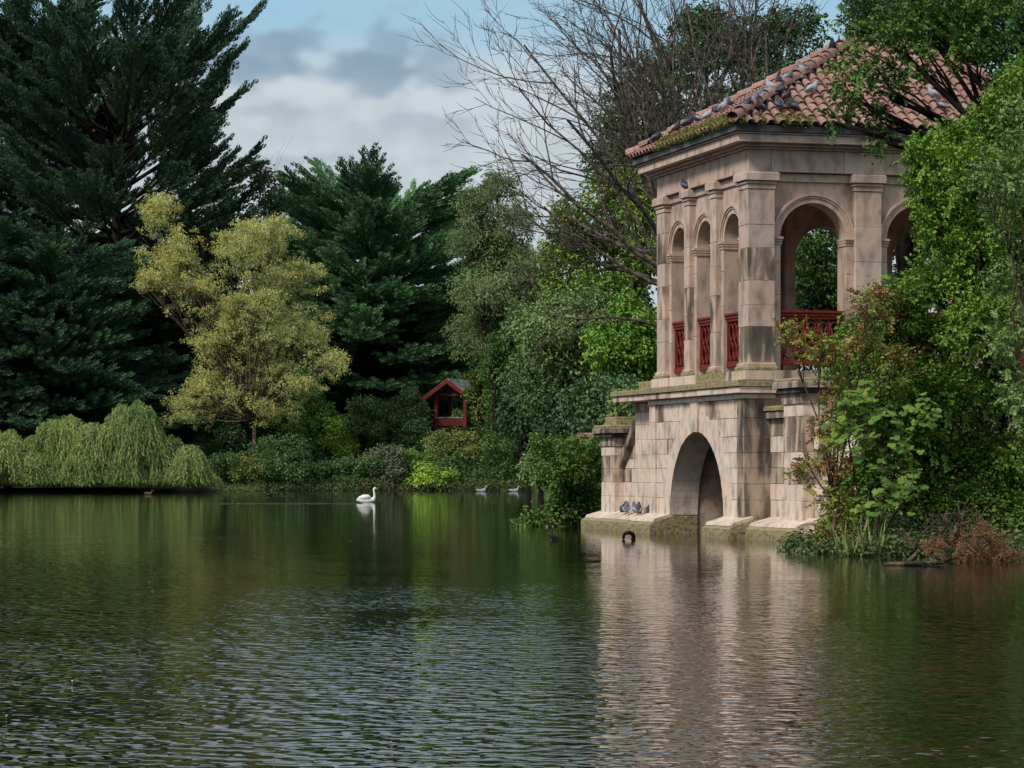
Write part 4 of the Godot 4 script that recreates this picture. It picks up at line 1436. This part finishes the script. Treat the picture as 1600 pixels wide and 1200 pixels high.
	var shrubs := [
		[340, 690, 70, 110, 0, "dark evergreen shrub beside the willow's trailing edge"], [365, 740, 80, 56, 2, "low dark shrub at the water right of the willow"], [450, 640, 120, 90, 1, "green bush beneath the yellow tree"], [440, 725, 90, 80, 2, "rounded bush right of the pale slim trunk"],
		[500, 690, 90, 110, 1, "bright leafed bush below the yellow tree's right side"], [535, 690, 50, 70, 3, "yellow green bush in front of the big cypress trunk"], [560, 745, 90, 46, 2, "low bush at the water behind the swan"], [605, 735, 60, 56, 4, "pale flowering bush right of the swan"],
		[620, 690, 80, 80, 2, "dark bush left of the red shelter's steps"], [655, 735, 80, 60, 1, "green waterside bush below the red shelter"], [712, 706, 80, 50, 5, "olive bush right in front of the red shelter"], [715, 738, 80, 52, 2, "blue green bush at the water below the shelter"],
		[765, 752, 60, 34, 3, "bright weeds at the foot of the ivy column"], [815, 720, 70, 84, 1, "green bush right of the ivy column"], [845, 690, 70, 70, 2, "shaded bush behind the two geese"], [400, 690, 50, 80, 2, "shadowed bush behind the slim trunk"], [580, 660, 80, 60, 2, "dark undergrowth bush at the cypress foot"],
		[480, 752, 80, 34, 2, "low overhanging bush left of the swan"], [360, 640, 90, 90, 1, "green bush left of the slim trunk under the yellow tree"], [640, 650, 60, 60, 2, "dark leafy bush behind the shelter steps"], [752, 622, 44, 80, 5, "olive bush growing over the shelter's roof edge"], [835, 752, 60, 30, 1, "low bush at the water by the geese"], [655, 690, 40, 50, 2, "dark bush crowding the shelter's left post"], [395, 745, 70, 44, 5, "olive waterside bush at the slim trunk's foot"], [520, 748, 70, 42, 0, "dark waterside bush left of the swan"], [680, 752, 70, 34, 3, "bright waterside weeds below the shelter"], [735, 690, 60, 90, 2, "blue green bush between shelter and ivy column"]]
	var pal := [[Color(0.031, 0.073, 0.025), Color(0.083, 0.156, 0.046)], [Color(0.104, 0.218, 0.046), Color(0.229, 0.395, 0.083)], [Color(0.058, 0.121, 0.040), Color(0.146, 0.239, 0.077)], [Color(0.208, 0.354, 0.046), Color(0.437, 0.603, 0.092)], [Color(0.09, 0.12, 0.06), Color(0.24, 0.25, 0.15)], [Color(0.125, 0.177, 0.040), Color(0.270, 0.302, 0.074)]]
	for q in shrubs:
		var p: Array = pal[q[4]]
		broad("shrub", q[5], "shrub", "shrubs along the far bank", {"x": q[0], "d": 217.0 + rf(0, 3) + (8.0 if q[1] < 700 else 0.0) - (1.5 if q[1] > 730 else 0.0), "a": p[0], "b": p[1], "rc": 0.48, "trunk": 0.08, "dense": 9.5, "lumps": lumps_in(q[0], q[1] - 6.0, q[2] * 1.3, q[3] * rf(1.15, 1.6), 13, 0.32)})
	# the dark wood that closes the view behind
	var where := []
	var tint := []
	for i in 26000:
		var d := rf(246, 262)
		var px := rf(-160, 1150)
		var top := 470.0 + nz.get_noise_2d(px * 1.2, 9.0) * 110.0
		var p := P(px, lerpf(770.0, top, pow(R.randf(), 0.75)), d)
		where.append(Transform3D(Basis(Vector3.UP, rf(0, TAU)).scaled(Vector3.ONE * rf(0.9, 1.6)), p))
		tint.append(Color(0.03, 0.062, 0.03).lerp(Color(0.085, 0.14, 0.05), R.randf()))
	var wood := scatter("distant_wood", self, clump.leaf, M.leaf, where, tint)
	wood.set_meta("kind", "stuff")
	wood.set_meta("label", "dark wood closing the view behind the lakeside trees")
	wood.set_meta("category", "wood")

func plant_middle() -> void:
	R.seed = 21
	broad("lime_tree", "bright green tree left of the boathouse under bare branches", "tree", "", {"x": 950, "d": 122.0, "a": Color(0.09, 0.17, 0.025), "b": Color(0.25, 0.33, 0.05), "rc": 0.52, "trunk": 0.35, "dense": 12.0,
		"lumps": [[960, 300, 46, 40], [900, 345, 44, 44], [1000, 345, 50, 46], [885, 405, 46, 44], [945, 385, 52, 46], [1010, 415, 50, 46], [880, 460, 44, 36], [940, 450, 48, 36], [1020, 300, 40, 36]]})
	broad("ash_tree", "tall dark green tree rising behind the boathouse roof", "tree", "", {"x": 1110, "d": 132.0, "a": Color(0.035, 0.085, 0.034), "b": Color(0.085, 0.16, 0.055), "rc": 0.55, "trunk": 0.5, "dense": 11.0,
		"lumps": [[1040, 120, 60, 60], [985, 190, 60, 56], [1100, 60, 60, 56], [1060, 220, 66, 60], [1160, 100, 66, 66], [1230, 60, 56, 56], [1150, 190, 70, 64], [1240, 140, 56, 60], [960, 250, 50, 42], [1010, 260, 60, 50], [1110, 290, 70, 60]]})
	broad("ash_tree", "dark green tree behind the roof's right half", "tree", "", {"x": 1400, "d": 92.0, "a": Color(0.015, 0.042, 0.026), "b": Color(0.04, 0.085, 0.04), "rc": 0.42, "trunk": 0.4, "dense": 12.0, "lumps": lumps_in(1450, 60, 330, 330, 16, 0.34)})
	broad("leafy_tree", "sunlit tree with dark limbs seen through the loggia arch", "tree", "", {"x": 1318, "d": 96.0, "a": Color(0.05, 0.11, 0.025), "b": Color(0.12, 0.20, 0.05), "rc": 0.45, "trunk": 0.22, "dense": 4.5, "fork": 0.7, "lumps": lumps_in(1320, 420, 300, 230, 15, 0.3)})
	broad("leafy_tree", "dense green tree behind the loggia's far right arches", "tree", "", {"x": 1560, "d": 84.0, "a": Color(0.03, 0.075, 0.025), "b": Color(0.075, 0.15, 0.04), "rc": 0.4, "trunk": 0.3, "dense": 12.0, "lumps": lumps_in(1560, 380, 330, 420, 16, 0.34)})
	broad("leafy_tree", "broad green tree behind the boathouse's far side", "tree", "", {"x": 1180, "d": 100.0, "a": Color(0.04, 0.09, 0.025), "b": Color(0.09, 0.16, 0.04), "rc": 0.45, "trunk": 0.3, "dense": 11.0, "lumps": lumps_in(1200, 480, 320, 260, 12, 0.36)})
	for q in [[900, 520, 190, 170, 118.0, 1, "pale green leafy tree between the shelter and the boathouse"], [985, 545, 150, 190, 100.0, 3, "bright green tree close beside the boathouse's upper storey"], [870, 600, 150, 170, 128.0, 2, "dusky sycamore below the pale green tree"], [950, 640, 160, 120, 95.0, 2, "dark green bush behind the stepped side wall"], [825, 650, 90, 130, 150.0, 0, "shadowy bush at the bend of the bank"], [990, 650, 90, 110, 88.0, 1, "green bush directly left of the ledge"], [900, 690, 130, 90, 104.0, 0, "dark thicket above the waterside bush"], [845, 730, 60, 60, 125.0, 1, "small leafy bush above the waterside snag"]]:
		var pal := [[Color(0.027, 0.066, 0.025), Color(0.073, 0.140, 0.047)], [Color(0.119, 0.211, 0.062), Color(0.255, 0.351, 0.116)], [Color(0.063, 0.131, 0.054), Color(0.136, 0.220, 0.078)], [Color(0.109, 0.237, 0.034), Color(0.238, 0.412, 0.062)]]
		broad("leafy_tree" if q[3] > 140 else "bush", q[6], "tree" if q[3] > 140 else "bush", "trees and bushes on the bank left of the boathouse", {"x": q[0], "d": q[4], "a": pal[q[5]][0], "b": pal[q[5]][1], "rc": 0.0034 * q[4] + 0.06, "trunk": 0.15, "dense": 13.0, "lumps": lumps_in(q[0], q[1], q[2], q[3], 13, 0.36)})
	broad("waterside_bush", "leafy bush leaning over the water left of the boathouse steps", "bush", "", {"x": 905, "d": 74.0, "a": Color(0.055, 0.12, 0.02), "b": Color(0.13, 0.225, 0.035), "rc": 0.30, "trunk": 0.08, "dense": 16.0, "fill": 1.0, "mesh": "twig",
		"lumps": [[900, 715, 44, 28], [870, 740, 36, 24], [920, 745, 34, 30], [885, 775, 36, 26], [920, 785, 30, 26], [900, 810, 34, 16], [850, 705, 26, 16], [850, 812, 24, 8], [825, 815, 16, 7]]})
	var bp := thing("brick_pier", "orange brick pier top showing above the waterside bush", "pier", Vector3((915 - 800.0) / F * 87.0, 0.3, -87.0))
	var bst := new_st()
	soft_box(bst, Vector3(-0.2, 0.0, -0.2), Vector3(0.2, 2.15, 0.2), 0.02)
	part("shaft", bst, M.tile[0], bp)
	bst = new_st()
	soft_box(bst, Vector3(-0.26, 2.152, -0.26), Vector3(0.26, 2.27, 0.26), 0.03)
	part("cap", bst, M.tile[2], bp)
	# the leafless tree
	R.seed = 22
	var d := 84.0
	var base := Vector3((1110 - 800.0) / F * d, 0, -d)
	base.y = ground_at(base.x, base.z)
	var o := thing("bare_tree", "leafless many stemmed tree fanning out behind the boathouse roof", "tree", base)
	var st := new_st(false)
	var pull := Vector3(-0.15, 0.35, 0)
	for q in [[1040, 70, 0.10], [960, 40, 0.10], [900, 90, 0.10], [850, 170, 0.09], [820, 240, 0.085], [1000, 10, 0.10], [1080, 20, 0.10], [1140, 20, 0.10], [1190, 40, 0.09], [930, 150, 0.09], [1110, 60, 0.10], [870, 300, 0.08], [1230, 20, 0.08], [1020, 100, 0.09], [880, 40, 0.09], [1165, 0, 0.09], [985, 70, 0.07], [1060, -10, 0.07], [935, 0, 0.07], [1125, -20, 0.07], [1205, -10, 0.06], [840, 110, 0.06]]:
		var s := Vector3(rf(-0.7, 0.9), rf(0.0, 0.3), rf(-0.5, 0.8))
		var tip := P(q[0], q[1], d + rf(-3, 3)) - base
		var mid := Vector3(lerpf(s.x, tip.x, 0.22), 6.6 + rf(-0.6, 0.6), tip.z * 0.3)
		var pts := [s, s.lerp(mid, 0.5) + rdir() * 0.15, mid]
		tube(st, pts, [q[2] * 1.5, q[2] * 1.2, q[2]], 6, Vector2.ONE, false)
		var dir := (tip - mid).normalized()
		branch(st, mid, (dir + Vector3.UP * 0.12).normalized(), mid.distance_to(tip), q[2], 3, pull)
	for q in [[830, 352, 0.07], [880, 435, 0.06], [790, 300, 0.06], [905, 380, 0.06]]:
		var tip := P(q[0], q[1], d + rf(-2, 1)) - base
		var s := Vector3(-0.9, 6.2 if q[1] < 400 else 4.9, 0.4)
		tube(st, [Vector3(-0.2, 2.0, 0.2), s], [0.10, q[2]], 6, Vector2.ONE, false)
		branch(st, s, (tip - s).normalized(), s.distance_to(tip), q[2], 3, Vector3(-0.1, 0.05, 0))
	part("branches", st, M.bark_grey, o)
	# slim leafless twigs between the two tall cypresses
	R.seed = 23
	d = 236.0
	base = Vector3((352 - 800.0) / F * d, 1.5, -d)
	o = thing("bare_tree", "wispy leafless tree top beside the tallest cypress", "tree", base)
	st = new_st(false)
	for i in 5:
		var tip := P(345 + i * 12, 250 + absf(i - 1.5) * 22, d) - base
		tube(st, [Vector3(0, 0, 0), tip * 0.5 + rdir() * 0.3], [0.14, 0.08], 5, Vector2.ONE, false)
		branch(st, tip * 0.5, tip.normalized(), tip.length() * 0.5, 0.075, 2, Vector3(0, 0.4, 0))
	part("branches", st, M.bark, o)

func plant_near() -> void:
	R.seed = 31
	# tree overhanging the roof
	broad("overhanging_tree", "dark leaved tree hanging its branches over the tiled roof", "tree", "", {"x": 1690, "d": 54.0, "a": Color(0.034, 0.092, 0.021), "b": Color(0.116, 0.224, 0.033), "rc": 0.26, "trunk": 0.16, "dense": 9.0, "fill": 0.6, "mesh": "twig", "fork": 0.75,
		"lumps": [[1345, 120, 44, 34], [1318, 160, 22, 26], [1390, 65, 60, 36], [1395, 135, 34, 24], [1470, 25, 80, 40], [1440, 95, 30, 18], [1550, 35, 80, 50], [1610, 90, 60, 40], [1372, 185, 22, 20], [1310, 195, 14, 20], [1375, 215, 12, 16], [1350, 20, 60, 30], [1500, 70, 50, 22], [1560, 95, 60, 34], [1430, 20, 60, 34], [1600, 30, 60, 50]]})
	broad("overhanging_tree", "fresh green leafy tree in front of the loggia's right side", "tree", "", {"x": 1590, "d": 51.0, "a": Color(0.093, 0.203, 0.026), "b": Color(0.248, 0.392, 0.052), "rc": 0.24, "trunk": 0.10, "dense": 18.0, "fill": 1.0, "mesh": "twig",
		"lumps": [[1450, 245, 36, 30], [1490, 215, 34, 26], [1445, 300, 32, 34], [1510, 280, 56, 50], [1560, 190, 44, 40], [1590, 140, 36, 40], [1470, 370, 36, 44], [1540, 380, 60, 54], [1600, 300, 60, 70], [1590, 420, 60, 60], [1500, 440, 50, 40], [1445, 445, 30, 34]]})
	broad("buddleia_bush", "pale leaved bush at the picture's right edge", "bush", "", {"x": 1640, "d": 47.0, "a": Color(0.085, 0.17, 0.05), "b": Color(0.22, 0.32, 0.10), "rc": 0.20, "trunk": 0.05, "dense": 9.0, "fill": 0.5, "mesh": "twig", "bark": M.bark_pale,
		"lumps": [[1590, 200, 30, 60], [1560, 280, 40, 40], [1585, 340, 40, 40], [1590, 450, 40, 50], [1570, 540, 40, 40], [1600, 620, 36, 50]]})
	# the big shrub on the near bank
	broad("waterside_shrub", "large green shrub hiding the boathouse's right foot", "shrub", "", {"x": 1450, "d": 51.0, "a": Color(0.070, 0.154, 0.021), "b": Color(0.186, 0.301, 0.039), "c": Color(0.20, 0.14, 0.04), "cshare": 0.06, "rc": 0.24, "trunk": 0.10, "dense": 20.0, "fill": 1.0, "mesh": "twig",
		"lumps": [[1400, 480, 50, 44], [1360, 530, 44, 40], [1450, 540, 60, 50], [1530, 520, 60, 50], [1320, 570, 40, 34], [1400, 600, 56, 46], [1480, 620, 60, 50], [1560, 620, 60, 50], [1340, 650, 50, 44], [1420, 700, 60, 50], [1510, 710, 60, 50], [1580, 720, 50, 50], [1360, 760, 56, 50], [1450, 790, 60, 44], [1540, 790, 60, 44], [1330, 820, 44, 34], [1420, 835, 50, 24], [1590, 810, 40, 40]]})
	broad("waterside_shrub", "thin reddish shrub reaching out before the stone piers", "shrub", "", {"x": 1300, "d": 49.0, "a": Color(0.155, 0.224, 0.033), "b": Color(0.341, 0.308, 0.065), "c": Color(0.27, 0.12, 0.05), "cshare": 0.25, "rc": 0.20, "trunk": 0.04, "dense": 11.0, "fill": 0.6, "mesh": "twig", "bark": M.bark_pale,
		"lumps": [[1235, 520, 20, 8], [1268, 540, 24, 14], [1300, 560, 26, 20], [1345, 535, 28, 24], [1310, 610, 26, 22], [1290, 660, 16, 24], [1262, 735, 18, 18], [1300, 720, 22, 28], [1285, 775, 14, 18], [1320, 800, 28, 26], [1310, 845, 32, 16], [1365, 475, 28, 26], [1340, 858, 36, 10], [1390, 560, 30, 24]]})
	# a climbing vine with broad lobed leaves in front of the shrub
	R.seed = 32
	var base := P(1375, 830, 48.6)
	base.y = ground_at(base.x, base.z)
	var vine := thing("vine", "yellow green vine with broad lobed leaves over the shrub", "vine", base)
	var st := new_st()
	var n := 22
	var rim := []
	for i in n + 1:
		var a := lerpf(-2.7, 2.7, float(i) / n)
		var lobe := 0.62 + 0.38 * absf(cos(a * 1.66))
		rim.append(Vector3(sin(a) * lobe * 0.55, 0.05 * cos(a * 5.0), cos(a) * lobe * 0.6 + 0.28))
	for i in n:
		tri(st, Vector3(0, 0.04, 0.1), rim[i], rim[i + 1])
	var lobed := mesh_of(st)
	var greens := []
	for c in [Color(0.12, 0.20, 0.028), Color(0.085, 0.17, 0.026), Color(0.18, 0.25, 0.035), Color(0.065, 0.14, 0.026)]:
		var m: StandardMaterial3D = M.leaf.duplicate()
		m.vertex_color_use_as_albedo = false
		m.albedo_color = c.linear_to_srgb()
		greens.append(m)
	st = new_st(false)
	for q in [[1340, 620], [1310, 650], [1400, 700], [1370, 780], [1420, 760]]:
		limb(st, Vector3(rf(-0.1, 0.1), -0.1, -0.3), P(q[0], q[1], 48.9) - base, 0.025, 0.01, 0.1, 4)
	part("stem", st, M.bark, vine)
	for i in 260:
		var q = pick([[1340, 622, 34, 18], [1310, 660, 24, 30], [1375, 650, 40, 26], [1405, 690, 30, 24], [1385, 735, 36, 26], [1420, 760, 26, 20], [1345, 690, 26, 26], [1375, 785, 36, 18], [1440, 640, 30, 16]])
		var p := P(q[0] + R.randfn(0, 0.55) * q[2], q[1] + R.randfn(0, 0.55) * q[3], 48.6 + rf(-0.35, 0.25)) - base
		var out := Vector3(rf(-0.7, 0.6), rf(-0.75, -0.1), rf(0.4, 1.0)).normalized()
		var o := MeshInstance3D.new()
		o.name = "leaf"
		o.mesh = lobed
		o.material_override = pick(greens)
		o.transform = Transform3D(aim(out, rf(-0.5, 0.5)).scaled(Vector3.ONE * rf(0.11, 0.20)), p)
		vine.add_child(o, true)
	# grass blades at the water's edge
	base = Vector3((1345 - 800.0) / F * 47.5, 0.0, -47.5)
	var where := []
	var tint := []
	for i in 45:
		var p := Vector3(rf(-0.3, 0.3), 0.0, rf(-0.4, 0.5))
		where.append(Transform3D(Basis(Vector3.UP, rf(0, TAU)) * Basis.from_euler(Vector3(rf(0.1, 0.7), 0, rf(-0.3, 0.3))) * Basis.from_scale(Vector3(1, rf(0.4, 1.1), 1)), p))
		tint.append(Color(0.09, 0.14, 0.03).lerp(Color(0.26, 0.25, 0.09), R.randf()))
	st = new_st()
	leaf_face(st, Vector3.ZERO, Vector3.UP, Vector3(0, 0, 1), 0.7, 0.012, 0.0)
	var tuft := thing("sedge", "tuft of thin sedge at the water's edge below the shrub", "grass", base)
	var bl := scatter("blades", tuft, mesh_of(st), M.leaf, where, tint)
	bl.set_meta("kind", "stuff")
	# dead branches piled at the water
	R.seed = 33
	base = Vector3((1505 - 800.0) / F * 44.6, 0.0, -44.6)
	var pile := thing("fallen_branch", "brown fallen branch with dead leaves lying in the water", "branch", base)
	st = new_st(false)
	for q in [[[1418, 880], [1440, 857], [1470, 838], [1500, 842]], [[1492, 835], [1495, 822], [1517, 815]], [[1488, 842], [1500, 838], [1535, 836], [1560, 827]], [[1522, 866], [1530, 850], [1552, 838]], [[1470, 874], [1490, 872], [1505, 866]], [[1490, 845], [1510, 858], [1528, 867]], [[1428, 858], [1432, 846]], [[1445, 862], [1468, 873], [1480, 875]], [[1540, 872], [1560, 860], [1580, 850]]]:
		var pts := []
		var rad := []
		var dz := rf(-0.35, 0.35)
		for i in q.size():
			pts.append(P(q[i][0], q[i][1], 44.6 + dz) - base)
			rad.append(0.045 * (1.0 - 0.6 * i / q.size()))
		tube(st, pts, rad, 6)
		for k in 3:
			var s: Vector3 = pts[R.randi_range(0, pts.size() - 1)]
			branch(st, s, (rdir() + Vector3.UP * 0.5).normalized(), rf(0.3, 0.7), 0.013, 1, Vector3.ZERO)
	part("wood", st, M.bark_pale, pile)
	where = []
	tint = []
	for i in 260:
		var q = pick([[1515, 848, 26, 12], [1550, 850, 26, 16], [1540, 870, 30, 10], [1500, 868, 26, 9], [1535, 828, 12, 8], [1460, 850, 16, 8], [1570, 868, 20, 10]])
		var p := P(q[0] + R.randfn(0, 0.6) * q[2], minf(q[1] + R.randfn(0, 0.6) * q[3], 874.0), 44.6 + rf(-0.5, 0.5)) - base
		where.append(Transform3D(Basis(rdir(), rf(0, TAU)).scaled(Vector3.ONE * rf(0.05, 0.11)), Vector3(p.x, maxf(p.y, 0.03), p.z)))
		tint.append(Color(0.16, 0.065, 0.03).lerp(Color(0.30, 0.15, 0.07), R.randf()))
	var dl := scatter("dead_leaves", pile, clump.leaf, M.leaf, where, tint)
	dl.set_meta("kind", "stuff")
	base = Vector3((1428 - 800.0) / F * 42.6, 0.02, -42.6)
	var lg := thing("floating_log", "straight bare pole floating before the fallen branch", "log", base)
	st = new_st(false)
	tube(st, [Vector3(-0.45, 0.0, 0), Vector3(0, 0.012, 0.03), Vector3(0.45, 0.02, 0.0)], [0.03, 0.035, 0.03], 7)
	part("wood", st, M.bark_pale, lg)
	# bits of leaf and feather on the water
	where = []
	tint = []
	for i in 80:
		var dd := 14.0 + pow(R.randf(), 1.3) * 90.0
		where.append(Transform3D(Basis(Vector3.UP, rf(0, TAU)).scaled(Vector3(1, 1, 1) * rf(0.012, 0.035)), Vector3(rf(-0.18, 0.10) * dd, 0.004, -dd)))
		tint.append(Color(0.6, 0.58, 0.5) if R.randf() < 0.6 else Color(0.25, 0.22, 0.1))
	st = new_st()
	leaf_face(st, Vector3(0, 0.05, 0), Vector3(0, 0, 1), Vector3.UP, 1.0, 0.5, 0.3)
	var fl := scatter("floating_leaves", self, mesh_of(st), M.leaf, where, tint)
	fl.set_meta("kind", "stuff")
	fl.set_meta("label", "pale bits of leaf and feather drifting on the water")
	fl.set_meta("category", "leaves")

func make_wakes() -> void:
	var water: Node3D = get_node("water")
	var m := plain(lin(0.010, 0.011, 0.004), 0.05, 0.36)
	for q in [[330, 566, 787.0, 0.045], [590, 600, 786.0, 0.03], [425, 460, 775.5, 0.03], [645, 725, 772.0, 0.03], [650, 700, 774.0, 0.025]]:
		var d: float = EYE * F / (q[2] - HORIZON)
		var pts := []
		var rad := []
		var n := 24
		for i in n + 1:
			var px: float = lerpf(q[0], q[1], float(i) / n)
			pts.append(Vector3((px - 800.0) / F * d, -0.01, -d + sin(i * 1.7) * 0.12))
			rad.append(q[3] * (0.35 + 0.65 * absf(sin(i * 2.3 + q[0]))))
		var st := new_st(false)
		tube(st, pts, rad, 8, Vector2(2.2, 1.0))
		part("wake", st, m, water)

# ------------------------------------------------------------------ scene
func _ready() -> void:
	R.seed = 1
	nz.seed = 5
	nz.frequency = 0.01
	nz.fractal_octaves = 3
	var cam := Camera3D.new()
	cam.name = "camera"
	cam.projection = Camera3D.PROJECTION_FRUSTUM
	cam.near = 0.5
	cam.far = 6000.0
	cam.size = 1200.0 / F * cam.near
	cam.frustum_offset = Vector2(0, (HORIZON - 600.0) / F * cam.near)
	cam.position = Vector3(0, EYE, 0)
	add_child(cam)
	var env := Environment.new()
	env.background_mode = Environment.BG_SKY
	env.sky = make_sky()
	env.tonemap_mode = Environment.TONE_MAPPER_LINEAR
	env.tonemap_exposure = 1.1
	env.sdfgi_enabled = true
	env.ssao_enabled = true
	env.ssil_enabled = true
	var we := WorldEnvironment.new()
	we.name = "environment"
	we.environment = env
	add_child(we)
	var sun := DirectionalLight3D.new()
	sun.name = "sun"
	sun.light_color = Color(1.0, 0.975, 0.94)
	sun.light_energy = 0.85
	sun.light_angular_distance = 12.0
	sun.shadow_enabled = true
	add_child(sun)
	sun.look_at_from_position(Vector3(-46, 58, 42), Vector3.ZERO)
	make_materials()
	make_clumps()
	make_ground()
	R.seed = 2
	make_boathouse()
	make_shelter()
	plant_far()
	plant_middle()
	plant_near()
	make_birds()
	make_wakes()
